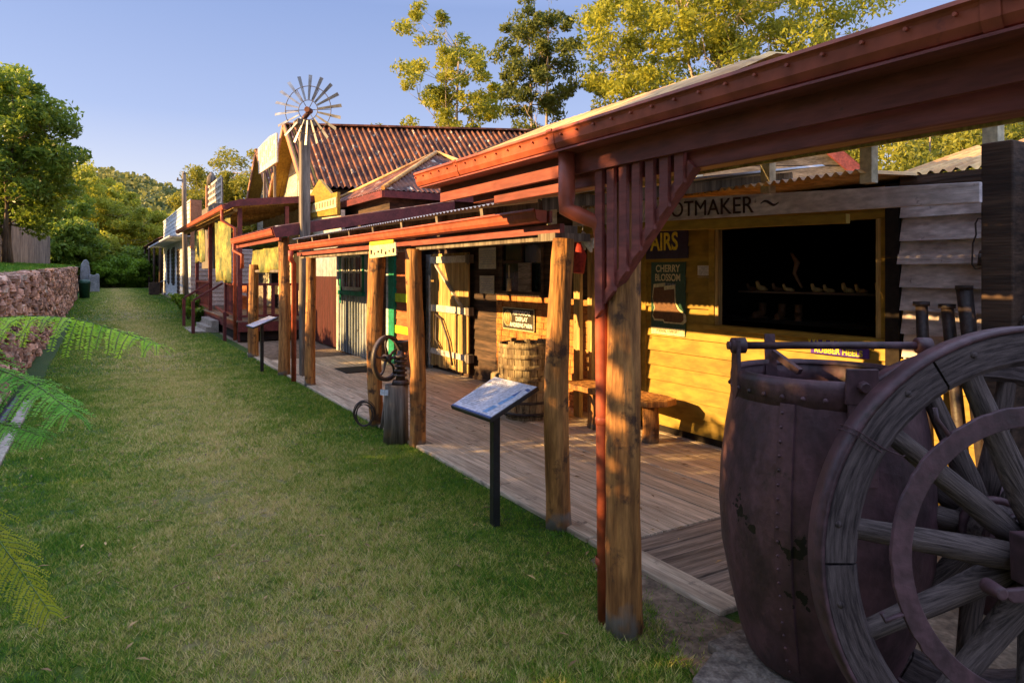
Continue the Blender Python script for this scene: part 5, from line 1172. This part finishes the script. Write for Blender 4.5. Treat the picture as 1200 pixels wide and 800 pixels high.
# ================================================================ SMALL WINDMILL
pwm = PP(357, 320, 11.9); pwm.z = 0
t = thing('windmill', 'small silver bladed windmill on a tall weathered pole', 'windmill', pwm)
zt = PZ(357,143,pwm.x)
b = MB(); b.box(pwm.x-.085,pwm.x+.085,pwm.y-.085,pwm.y+.085,0,zt-.06)
pz_ = []
o_ = bevel(b.build('pole', M['log_grey'], t), .03, 2)
b = MB(); b.box(pwm.x-.16,pwm.x+.16,pwm.y-.16,pwm.y+.16,zt-.08,zt+.02); bevel(b.build('cap', M['log_grey'], t), .01)
fc = PP(361,129,11.7)
fn = (-FWD*.98+RIGHT*-.12+Vector((0,0,.0))).normalized(); Rm = fn.to_track_quat('Z','Y').to_matrix()
b = MB(); b.path([Vector((pwm.x,pwm.y,zt)),Vector((pwm.x,pwm.y,zt+.08)),fc+fn*-.08],[.05,.045,.04],12); b.cyl(fc-fn*.1,fc+fn*.05,.05); bevel(b.build('gearbox', M['rust_tin'], t), .004)
fan = MB()
for r_ in (.17,.41):
    pts = [fc+Rm @ Vector((math.cos(2*math.pi*i/48)*r_, math.sin(2*math.pi*i/48)*r_, 0)) for i in range(49)]; fan.path(pts, .007, 6, caps=False)
for i in range(6):
    a = 2*math.pi*i/6; fan.path([fc, fc+Rm @ Vector((math.cos(a)*.41, math.sin(a)*.41, 0))], .006, 6)
fan.build('rings', M['iron_dark'], t)
for i in range(18):
    a = 2*math.pi*i/18+.1; R2 = Matrix.Rotation(a, 3, 'Z'); tw = .5
    vs = []
    for r_, w_ in ((.18,.016),(.60,.030)):
        for s_ in (-1,1):
            for dz in (0,.003): vs.append(fc+Rm @ (R2 @ Vector((r_, s_*w_*math.cos(tw), s_*w_*math.sin(tw)+dz))))
    b = MB(); b.add(vs, [(0,2,6,4),(1,5,7,3),(0,4,5,1),(2,3,7,6),(4,6,7,5),(0,1,3,2)]); b.build('blade', M['blade'], t)

# ================================================================ MAROON VERANDAH HOUSE with steps
t = thing('verandah_house', 'maroon railed verandah house with curved roof edge and yellow blinds', 'house', (3.1,22,0))
VX = 3.12; DZ = .55
b = MB(); b.box(VX,7,18.9,28.5,.02,DZ-.06); b.build('base', M['dark'], t)
b = MB(); yy_ = 18.85
while yy_ < 28.5: b.box(VX-.1,5.5,yy_,yy_+.14,DZ-.03,DZ); yy_ += .146
b.build('deck', M['deck_grey'], t)
b = MB(); b.box(VX-.06,VX-.02,18.9,28.5,DZ-.28,DZ-.03); b.box(VX-.06,5.5,18.82,18.86,DZ-.28,DZ-.03); b.build('skirt', M['maroon_shaded'], t)
for y in (19.0,21.2,24.6,28.2):
    b = MB(); b.box(VX-.055,VX+.055,y-.055,y+.055,.0 if y < 20 else DZ,3.5); bevel(b.build('post', M['maroon_shaded'], t), .006)
for x in (4.3,5.5):
    b = MB(); b.box(x-.05,x+.05,18.87,18.97,DZ,3.6); b.build('post', M['maroon_shaded'], t)
def railing(p, q, nm='railing'):
    p, q = Vector(p), Vector(q); b = MB(); b.bar(p+Vector((0,0,.95)), q+Vector((0,0,.95)), .07,.06); b.bar(p+Vector((0,0,.12)), q+Vector((0,0,.12)), .05,.06); n_ = int((q-p).length/.2)
    for i in range(1, n_):
        c = p.lerp(q, i/n_); dd = (q-p).normalized(); b.slab([c-dd*.045+Vector((0,0,.14)),c+dd*.045+Vector((0,0,.14)),c+dd*.045+Vector((0,0,.93)),c-dd*.045+Vector((0,0,.93))], dd.cross(Vector((0,0,1))), .02)
    return b.build(nm, M['maroon_shaded'], t)
railing((VX,24.6,DZ),(VX,28.2,DZ)); railing((VX,19.0,DZ),(VX,21.2,DZ)); railing((VX,18.95,DZ),(5.4,18.95,DZ))
b = MB(); b.box(VX-.45,VX-.1,22.0,24.4,0,.2); b.box(VX-.85,VX-.45,22.0,24.4,-.0,.08); b.box(VX-.3,VX-.1,22.0,24.4,.2,.38); b.build('steps', M['concrete'], t)
for y in (21.9,24.5):
    b = MB(); b.box(VX-.85,VX-.76,y-.045,y+.045,0,.98); b.bar((VX-.8,y,1.0),(VX,y,1.5),.06,.06); b.build('stair_rail', M['maroon_shaded'], t)
b = MB(); b.box(VX-.35,VX-.27,19.35,19.43,0,.75); b.bar((VX-.31,19.4,.75),(VX-.31,20.9,.85),.07,.05); b.build('stair_rail', M['maroon_shaded'], t)
# roof with side fascia
zl, zr_ = 3.52, 3.86
b = MB(); b.slab([(2.72,18.8,zl-.10),(2.95,18.8,zl+.0),(4.8,18.8,zr_-.14),(6.0,18.8,zr_+.02),(6.0,18.8,zr_+.16),(4.8,18.8,zr_+.04),(3.1,18.8,zl+.2),(2.85,18.8,zl+.12),(2.70,18.8,zl-.02)], (0,-1,0), .03); b.build('side_fascia', M['maroon_shaded'], t)
b = MB(); gutter(b, 2.66, 18.8, 31.4, zl-.09, zl+.03, .12); b.build('gutter', M['maroon'], t)
b = MB(); b.corr((2.72,18.8,zl+.06),(0,12.6,0),(2.9,0,.42)); b.build('roof_sheet', M['rust_tin'], t)
b = MB(); 
for y in np.arange(19.2,31.3,1.0): b.bar((2.8,y,zl+.0),(5.6,y,zl+.4),.05,.1)
b.box(2.95,3.05,18.9,31.3,zl-.12,zl-.02); b.build('rafter', M['door_wood'], t)
b = MB(); b.path([(2.70,19.1,zl-.08),(2.70,19.1,zl-.35),(3.0,19.0,zl-.55),(3.0,18.98,.05)], .045, 12); b.build('downpipe', M['maroon'], t)
b = MB(); clad(b, (5.55,28.4,0), (0,-1,0), (-1,0,0), 9.4, DZ, 4.0, .17, holes=[(1.5,2.7,DZ,2.6),(5,6.3,1.3,2.5)]); b.build('wall', M['cream_boards'], t)
b = MB(); b.box(5.56,5.7,19.0,28.4,0,4.0); b.build('wall_core', M['dark'], t)
for (ya_, yb_, za_, zb_, lab) in ((25.4,27.9,2.2,3.3,'short plain yellow blind at the far end of the maroon verandah'),(19.9,22.6,1.55,3.35,'long dappled yellow curtain between the maroon verandah posts')):
    o = thing('canvas_blind', lab, 'blind', (VX,(ya_+yb_)/2,za_), 'yellow blinds on the maroon verandah'); vs = []; fs = []; n_ = 24
    for i in range(n_+1):
        q = i/n_
        for j in range(6): vs.append((VX-.09+.03*math.sin(q*24+j*.4)+.01*math.sin(q*50), ya_+(yb_-ya_)*q, zb_-(zb_-za_)*j/5-.03*math.sin(q*8)*(j/5)))
    for i in range(n_):
        for j in range(5): fs.append((i*6+j,i*6+j+1,(i+1)*6+j+1,(i+1)*6+j))
    b = MB(); b.add(vs, fs, True); oo = b.build('canvas', M['blind'], o); q_ = oo.modifiers.new('solid','SOLIDIFY'); q_.thickness = .008
    b = MB(); b.cyl((VX-.09,ya_-.05,zb_+.02),(VX-.09,yb_+.05,zb_+.02),.03); b.build('roller', M['log_grey'], o)
# bench on the verandah
t = thing('garden_bench', 'low reddish bench on the maroon verandah behind the railing', 'bench', (4.2,25.5,DZ))
b = MB(); b.box(4.0,4.4,24.9,26.8,DZ+.4,DZ+.45); b.build('seat', M['red_boards'], t)
b = MB(); b.box(4.4,4.44,24.9,26.8,DZ+.55,DZ+.85); b.build('backrest', M['red_boards'], t)
for y in (25,26.7):
    b = MB(); b.box(4.05,4.4,y-.04,y+.04,DZ,DZ+.4); b.build('leg', M['red_boards'], t)
# ferns by the steps
def leafy(name, lab, c, h, w_, seed, lm='leaf_bright', group=None):
    r = np.random.RandomState(seed); t = thing(name, lab, 'plant', c, group); cs = []
    st_ = MB()
    for k in range(14):
        a = r.uniform(0, 6.28); d = w_*.5*r.uniform(.4, 1); pts = [Vector((0,0,0)), Vector((math.cos(a)*d*.4, math.sin(a)*d*.4, h*.7)), Vector((math.cos(a)*d, math.sin(a)*d, h*r.uniform(.6, 1)))]
        st_.path(pts, [.012,.008,.004], 5)
        for q in np.linspace(.25, 1, 7): p_ = pts[0].lerp(pts[1], q) .lerp(pts[1].lerp(pts[2], q), q); cs.append(np.array(p_))
    st_.raw('stem', M['bark_dark'], t)
    V, A_ = clumpleaves(cs, .13, 16, .14, r, aspect=.35); npmesh('foliage', M[lm], V, np.arange(len(V)).reshape(-1, 4), t, attr=A_); return t
leafy('fern', 'arching bright fern between the street pole and the maroon steps', (2.75,27.6,.02), 1.0, 1.3, 5, group='ferns along the shop fronts')
leafy('fern', 'second fern farther along, before the white shop', (2.9,30.6,.08), .95, 1.3, 6, group='ferns along the shop fronts')
leafy('fern', 'low fern at the corner of the maroon steps', (2.85,25.9,.03), .6, .8, 7, group='ferns along the shop fronts')

# ================================================================ FAR BUILDINGS
t = thing('white_shop', 'white weatherboard shop with tall stepped parapet and pink side wall', 'shop', (3.6,40,GZ(40)))
X5 = 3.6; y0, y1 = PY(224,X5), PY(192,X5); zg = GZ(y0)
zp = PZ(222,237,X5); zb5 = PZ(222,272,X5)
ws = [(1.6,3.4,zg+1.0,zg+2.9),(5.2,6.3,zg+.1,zg+2.8),(8.0,9.8,zg+1.0,zg+2.9),(11.5,12.8,zg+1.0,zg+2.9)]
b = MB(); clad(b, (X5,y0,0), (0,1,0), (-1,0,0), y1-y0, zg, zp, .22, holes=ws, dep=.03); b.build('wall', M['pale_boards'], t)
b = MB(); b.box(X5+.01,9,y0+.05,y1,zg-.3,zb5); b.box(X5+.01,X5+.12,y0+.05,y1,zb5,zp); b.build('wall_core', M['dark'], t)
b = MB(); clad(b, (X5-.02,y0,0), (1,0,0), (0,-1,0), 5.0, zg-.1, PZ(228,290,X5), .2, dep=.03); b.build('side_wall', M['pink_boards'], t)
b = MB(); b.box(X5-.03,X5+.45,y0-.05,y0+.4,PZ(228,290,X5),zp+.05); b.build('parapet_end', M['brick'], t)
b = MB(); b.box(X5-.05,X5,y0,y1,zp,zp+.08); b.box(X5-.9,X5,y0,y1,zb5-.25,zb5-.2); b.build('cornice', M['pale_boards'], t)
b = MB(); b.corr((X5-1.0,y0,zb5-.35),(0,y1-y0,0),(1.0,0,.35)); b.build('awning', M['grey_tin'], t)
for a_, c_, p_, q_ in ws:
    b = MB(); b.box(X5-.05,X5,y0+a_-.09,y0+a_,p_,q_+.08); b.box(X5-.05,X5,y0+c_,y0+c_+.09,p_,q_+.08); b.box(X5-.05,X5,y0+a_,y0+c_,q_,q_+.09); b.box(X5-.03,X5,y0+(a_+c_)/2-.04,y0+(a_+c_)/2+.04,p_,q_); w_ = b.build('window', M['dark_boards'], t)
    b = MB(); b.box(X5-.01,X5+.005,y0+a_,y0+c_,p_,q_); b.build('glass', M['glass'], w_)
t = thing('slab_hut', 'low dark timber slab hut with sloping verandah beyond the white shop', 'hut', (3.6,60,GZ(60)))
y2, y3 = y1+.4, PY(168,X5)
b = MB(); yy_ = y2
while yy_ < y3: b.box(4.4,4.45+rn.uniform(0,.03),yy_,yy_+.24,GZ(60)-.6,GZ(60)+2.8); yy_ += .25
b.box(4.5,10,y2,y3,GZ(60)-.6,GZ(60)+2.7); b.build('wall', M['dark_boards'], t)
ze = PZ(170,291,X5)
b = MB(); b.corr((X5-.3,y2,ze),(0,y3-y2+.5,0),(2.4,0,.9),wave=.15,amp=.02); b.corr((X5+2.1,y2,ze+.9),(0,y3-y2+.5,0),(3,0,-.6),wave=.15,amp=.02); b.build('roof', M['rust_tin'], t)
for y in np.linspace(y2+.5, y3, 5):
    b = MB(); b.cyl((X5-.15,y,GZ(y)-.1),(X5-.15,y,ze),.09,.08,8); b.build('post', M['dark_boards'], t)
# street pole
xp, yp = 3.25, PY(217,3.25)
t = thing('street_pole', 'tall rough timber pole with a short insulator arm near the top', 'pole', (xp,yp,GZ(yp)))
b = MB(); b.path([(xp+.04,yp,GZ(yp)-.1),(xp,yp,2.5),(xp-.03,yp,4.5),(xp-.05,yp,PZ(216,206,xp))],[.13,.12,.105,.09],10,jit=.05,seed=2); b.build('pole', M['log_grey'], t)
zc_ = PZ(216,213,xp); b = MB(); b.bar((xp-.05,yp,zc_),(xp-.35,yp-.02,zc_),.06,.06); b.path([(xp-.3,yp,zc_),(xp-.3,yp,zc_+.12)],[.03,.035],8); b.path([(xp-.05,yp,PZ(216,206,xp)),(xp-.05,yp,PZ(216,202,xp))],[.09,.02],8); b.build('arm', M['log_grey'], t)
# lattice parapet building
X6 = 4.2; y0, y1 = PY(260,X6), PY(245,X6)
t = thing('lattice_sign', 'dark lattice parapet panel with orange end post above the verandah roof', 'sign', (X6,(y0+y1)/2,4))
za_, zb_ = PZ(252,243,X6), PZ(252,214,X6)
b = MB(); b.box(X6,X6+.05,y0,y1,za_,zb_); b.build('panel', M['grey_boards'], t)
b = MB()
for i in range(9): y = y0+(y1-y0)*i/8; b.box(X6-.04,X6,y-.04,y+.04,za_,zb_)
for i in range(5): z = za_+(zb_-za_)*i/4; b.box(X6-.05,X6-.041,y0,y1,z-.05,z+.05)
b.build('lattice', M['white_paint'], t)
b = MB(); b.box(X6-.1,X6+.2,y1,y1+.4,za_-.5,zb_+.1); b.build('end_post', M['brick'], t)
b = MB(); b.path([(X6,y1-.8,zb_),(X6,y1-.8,zb_+.35),(X6,y1-.8,zb_+.6)],[.22,.2,.04],6,jit=.1); b.box(X6-.3,X6+.3,y0,y1,2,za_-.0); b.build('finial', M['log_grey'], t)

# ================================================================ TWO-GABLE HALL
HX = 5.9
t = thing('gabled_hall', 'twin gabled hall with cream boards and long rusty corrugated roof', 'hall', (HX,27,0))
ska = math.radians(24); rd_ = Vector((math.cos(ska), -math.sin(ska), 0)); EL = 4.55
for gi, (yc, zap) in enumerate(((24.0,6.8),(28.85,6.65))):
    hw = 2.45
    b = MB(); z = 3.0
    while z < zap-.05:
        z2 = min(z+.17, zap-.03); f = lambda zz: hw*min(1, (zap-zz)/(zap-EL)); b.slab([(HX,yc-f(z),z),(HX,yc+f(z),z),(HX,yc+f(z2),z2),(HX,yc-f(z2),z2)], (-1,0,0), .02+.006*((int(z*10))%2)); z = z2
    b.build('gable_wall', M['cream_boards'], t)
    b = MB(); ln = 13.5 if gi == 0 else 12
    ov = -rd_*.55
    ap = Vector((HX,yc,zap+.1))+ov
    for s_ in (-1, 1):
        low = Vector((HX,yc+s_*(hw+.15),EL-.05))+ov
        b.corr(low, rd_*(ln+.55), ap-low, wave=.19, amp=.055, seg=8)
    b.build('roof', M['rust_tin'], t)
    if gi == 0:
        low = Vector((HX,yc-hw-.15,EL-.05))+ov+rd_*10.2; b = MB(); b.corr(low+(ap-Vector((HX,yc-hw-.15,EL-.05))-ov)*.45+Vector((0,0,.03)), rd_*1.3, (ap-Vector((HX,yc-hw-.15,EL-.05))-ov)*.53, wave=.19, amp=.05, seg=8); b.build('patch_sheet', M['grey_tin'], t)
    for s_ in (-1, 1):
        b = MB(); low = Vector((HX,yc+s_*(hw+.2),EL-.13))+ov; b.bar(low, ap+Vector((0,0,.02)), .05,.2, up=Vector((1,0,0)).cross(ap-low)); b.build('barge_board', M['brick'], t)
        b = MB(); vs = [low+Vector((0,0,-.0)), ap+Vector((0,0,-.06)), ap+Vector((0,0,-.06))-ov, low-ov]; b.slab(vs, (0,0,-1), .03); b.build('soffit', M['yellow_boards'], t)
    b = MB(); b.bar(ap+Vector((0,0,.03)), ap+rd_*(ln+.5)+Vector((0,0,.03)), .3,.06); b.build('ridge_cap', M['rust_tin'], t)
b = MB(); b.slab([(HX+.05,22.1,0),(HX+.05,31.8,0),(HX+.05+rd_.x*11,31.8+rd_.y*11,0),(HX+.05+rd_.x*11,22.1+rd_.y*11,0)], (0,0,1), 4.5); b.build('body', M['grey_boards'], t)
# gable-end wall at the far side of the first roof
# sign between the gables
t = thing('hall_sign', 'white curved topped notice board with faint rows of letters between the two gables', 'sign', (HX-.75,27,6))
q = lambda px, py: Vector((HX-.75, PY(px,HX-.75), PZ(px,py,HX-.75)))
b = MB(); b.slab([q(305,204),q(326,190),q(326,156),q(318,160),q(310,168),q(304,175)], (-1,0,0), .06); sg = b.build('board', M['white_paint'], t)
b = MB()
for k in range(5):
    for i in range(8):
        px = 306.5+2.3*i; top = 172-(px-305)*.72; py = top+5+5.2*k; 
        if (i*7+k*3)%4: a_ = q(px,py); c_ = q(px+1.5,py-1); b.slab([a_+Vector((-.062,0,0)),c_+Vector((-.062,0,0)),c_+Vector((-.062,0,.14)),a_+Vector((-.062,0,.14))], (-1,0,0), .005)
b.build('print', M['cream'], sg)
for a_, c_ in ((310,203),(322,195)):
    b = MB(); b.bar(q(a_,c_),q(a_,240),.08,.08); b.build('prop', M['log_grey'], t)
# hip roof building behind the lower verandah
t = thing('hip_roof_shed', 'square shed with rusty pyramid roof behind the middle verandah', 'shed', (7.6,16.5,0))
cx, cy, hw, ez, az = 7.6, 16.5, 2.35, 3.62, 4.95
cr_ = [Vector((cx-hw,cy-hw,ez)),Vector((cx+hw,cy-hw,ez)),Vector((cx+hw,cy+hw,ez)),Vector((cx-hw,cy+hw,ez))]; apx = Vector((cx,cy,az))
def hipface(a, c, ap):
    b = MB(); L_ = (c-a).length; u = (c-a)/L_; wv = .076*1.6; n_ = int(L_/wv*6); nn_ = (c-a).cross(ap-a).normalized(); vs = []
    fp = (ap-a).dot(u)
    for i in range(n_+1):
        s_ = L_*i/n_; o_ = nn_*.014*math.cos(2*math.pi*s_/wv); q_ = s_/fp if s_ < fp else (L_-s_)/(L_-fp); base = a+u*s_; hgt_ = (ap-a)-u*fp; vs += [base+o_, base+hgt_*q_+o_]
    b.add(vs, [(2*i,2*i+2,2*i+3,2*i+1) for i in range(n_)], True); return b
b = MB()
for i in range(4):
    h_ = hipface(cr_[i], cr_[(i+1)%4], apx); n0 = len(b.v); b.v += h_.v; b.f += [tuple(k+n0 for k in f) for f in h_.f]; b.sm += h_.sm
b.build('roof', M['rust_tin'], t)
b = MB()
for c in cr_: b.path([c+Vector((0,0,.03)), apx+Vector((0,0,.04))], .05, 8)
b.build('hip_cap', M['gold_tin'], t)
b = MB(); b.box(cx-hw+.25,cx+hw-.25,cy-hw+.25,cy+hw-.25,0,ez-.02); b.build('wall', M['dark_boards'], t)
b = MB(); b.box(cx-hw-.02,cx-hw+.02,cy-hw,cy+hw,ez-.17,ez-.02); b.box(cx-hw+.02,cx+hw,cy-hw-.02,cy-hw+.02,ez-.17,ez-.02); b.build('fascia', M['maroon_shaded'], t)
# low pale roof edge left of it and white block
b = MB()
# golden pediment
XP = 5.0; q = lambda px, py: Vector((XP, PY(px,XP), PZ(px,py,XP)))
t = thing('shop_pediment', 'yellow pointed shop pediment with a faded lettered band beside the windmill pole', 'sign board', q(378,255))
b = MB(); b.slab([q(363,255),q(395,251),q(395,225),q(388,227),q(374,210),q(363,229)], (1,0,0), .08); pd = b.build('board', M['yellow_boards'], t)
b = MB(); b.slab([q(363,250),q(394.5,243),q(394.5,231),q(363,240)], (-1,0,0), .02); b.build('band', M['cream_ink'], t)
b = MB()
for i in range(9):
    px = 365+3.2*i; zt_ = 239.6-(px-363)*.28; a_ = q(px,zt_+8.2); c_ = q(px+1.5,zt_+1.7); b.slab([(XP-.021,a_.y,a_.z),(XP-.021,c_.y,a_.z),(XP-.021,c_.y,c_.z),(XP-.021,a_.y,c_.z)], (-1,0,0), .008)
b.build('faded_letters', M['brick'], t)
b = MB(); b.box(XP+.1,XP+.2,q(395,0).y,q(363,0).y,0,q(378,250).z); b.build('wall', M['cream_boards'], t)

# ================================================================ FEATHERY SAPLING at the left edge
def frond(t, pts, plen, npin, mat_, seed, nleaf=13, stemr=.003, name='frond', hang=.5):
    """bipinnate leaf along a curve: pinnae in pairs, tiny leaflets on each"""
    r = random.Random(seed); P_ = [Vector(p) for p in pts]
    def at(q):
        n = len(P_)-1; s_ = q*n; i = min(n-1, int(s_)); f = s_-i; p0, p1, p2, p3 = P_[max(0,i-1)], P_[i], P_[i+1], P_[min(n,i+2)]
        return .5*((2*p1)+(p2-p0)*f+(2*p0-5*p1+4*p2-p3)*f*f+(3*p1-p0-3*p2+p3)*f**3)
    b = MB(); b.path([at(i/16) for i in range(17)], [stemr*(1-.7*i/16) for i in range(17)], 6); 
    V = []; A_ = []
    for i in range(npin):
        q = .06+.93*i/(npin-1); p = at(q); d = (at(min(1, q+.02))-at(max(0, q-.02))).normalized(); side = d.cross(Vector((0,0,1))).normalized(); up = side.cross(d)
        ln = plen*(math.sin(math.pi*(.22+.70*q))**.7)*r.uniform(.72, 1.15)
        for s_ in (-1, 1):
            pd_ = (side*s_*r.uniform(.75,1)+d*r.uniform(.3,.75)+Vector((0,0,-hang*r.uniform(.2,1.8)))).normalized(); tone = r.uniform(.1,.9)
            e = p+pd_*ln; b.path([p, p+pd_*ln*.5+Vector((0,0,.004)), e+Vector((0,0,-ln*.12))], [.0011,.0009,.0005], 4, caps=False)
            for k in range(nleaf):
                f = (k+.6)/nleaf; c = p+pd_*ln*f+Vector((0,0,.004*math.sin(math.pi*f)-ln*.12*f*f)); ll = .0165*(1-.35*f)*(ln/.11)**.5; ls = pd_.cross(up).normalized()
                for s2 in (-1, 1):
                    ll2 = ll*r.uniform(.7,1.15); dd = (ls*s2*.93+pd_*r.uniform(.2,.6)+Vector((0,0,r.uniform(-.4,.4)))).normalized(); wv_ = pd_*ll*.23
                    V += [c, c+dd*ll2*.55+wv_, c+dd*ll2, c+dd*ll2*.45-wv_]; tt = min(1, max(0, tone+r.uniform(-.2,.2))); A_ += [tt]*4
    st_ = b.build(name, M['bin_green'] if False else M['leaf_stem'], t)
    off = t.location
    npmesh('leaflets', mat_, np.array([tuple(v) for v in V]), np.arange(len(V)).reshape(-1, 4), st_, off=tuple(off), attr=A_)
M['leaf_stem'] = mat('green_stem', (.14,.2,.04), (.09,.13,.03), (8,8,8), .5, 0)
sb = PP(-130, 320, 2.0); sb.z = 0
t = thing('feathery_sapling', 'young sapling reaching bright feathery fronds in from the left edge', 'sapling', sb)
b = MB(); b.path([sb, sb+Vector((.02,0,.6)), sb+Vector((0,.03,1.2)), sb+Vector((.03,0,1.75))], [.02,.017,.013,.008], 10); b.build('stem', M['leaf_stem'], t)
frond(t, [sb+Vector((.02,.02,1.6)), PP(-60,385,1.9), PP(0,372,1.82), PP(90,374,1.75), PP(185,404,1.7)], .125, 40, M['leaf_fern'], 1, nleaf=20)
frond(t, [sb+Vector((.02,.02,1.5)), PP(-70,400,1.9), PP(-20,425,1.75), PP(40,450,1.65), PP(84,482,1.55)], .12, 34, M['leaf_fern_dark'], 2, nleaf=20)
frond(t, [sb+Vector((.02,.02,1.3)), PP(-70,480,1.8), PP(-30,488,1.7), PP(10,498,1.6), PP(52,512,1.55)], .09, 30, M['leaf_fern_dark'], 3, nleaf=16)
frond(t, [sb+Vector((.02,.02,1.0)), PP(-60,560,1.7), PP(-20,610,1.6), PP(15,655,1.55), PP(58,716,1.5)], .10, 30, M['leaf_fern_yellow'], 4, hang=.6, nleaf=17)
frond(t, [sb+Vector((.02,.02,1.6)), sb+Vector((-.3,.1,1.8)), sb+Vector((-.6,.2,1.7))], .12, 20, M['leaf_fern'], 5)
frond(t, [sb+Vector((.02,.02,1.4)), sb+Vector((-.2,-.3,1.5)), sb+Vector((-.3,-.6,1.3))], .12, 20, M['leaf_fern_dark'], 6)
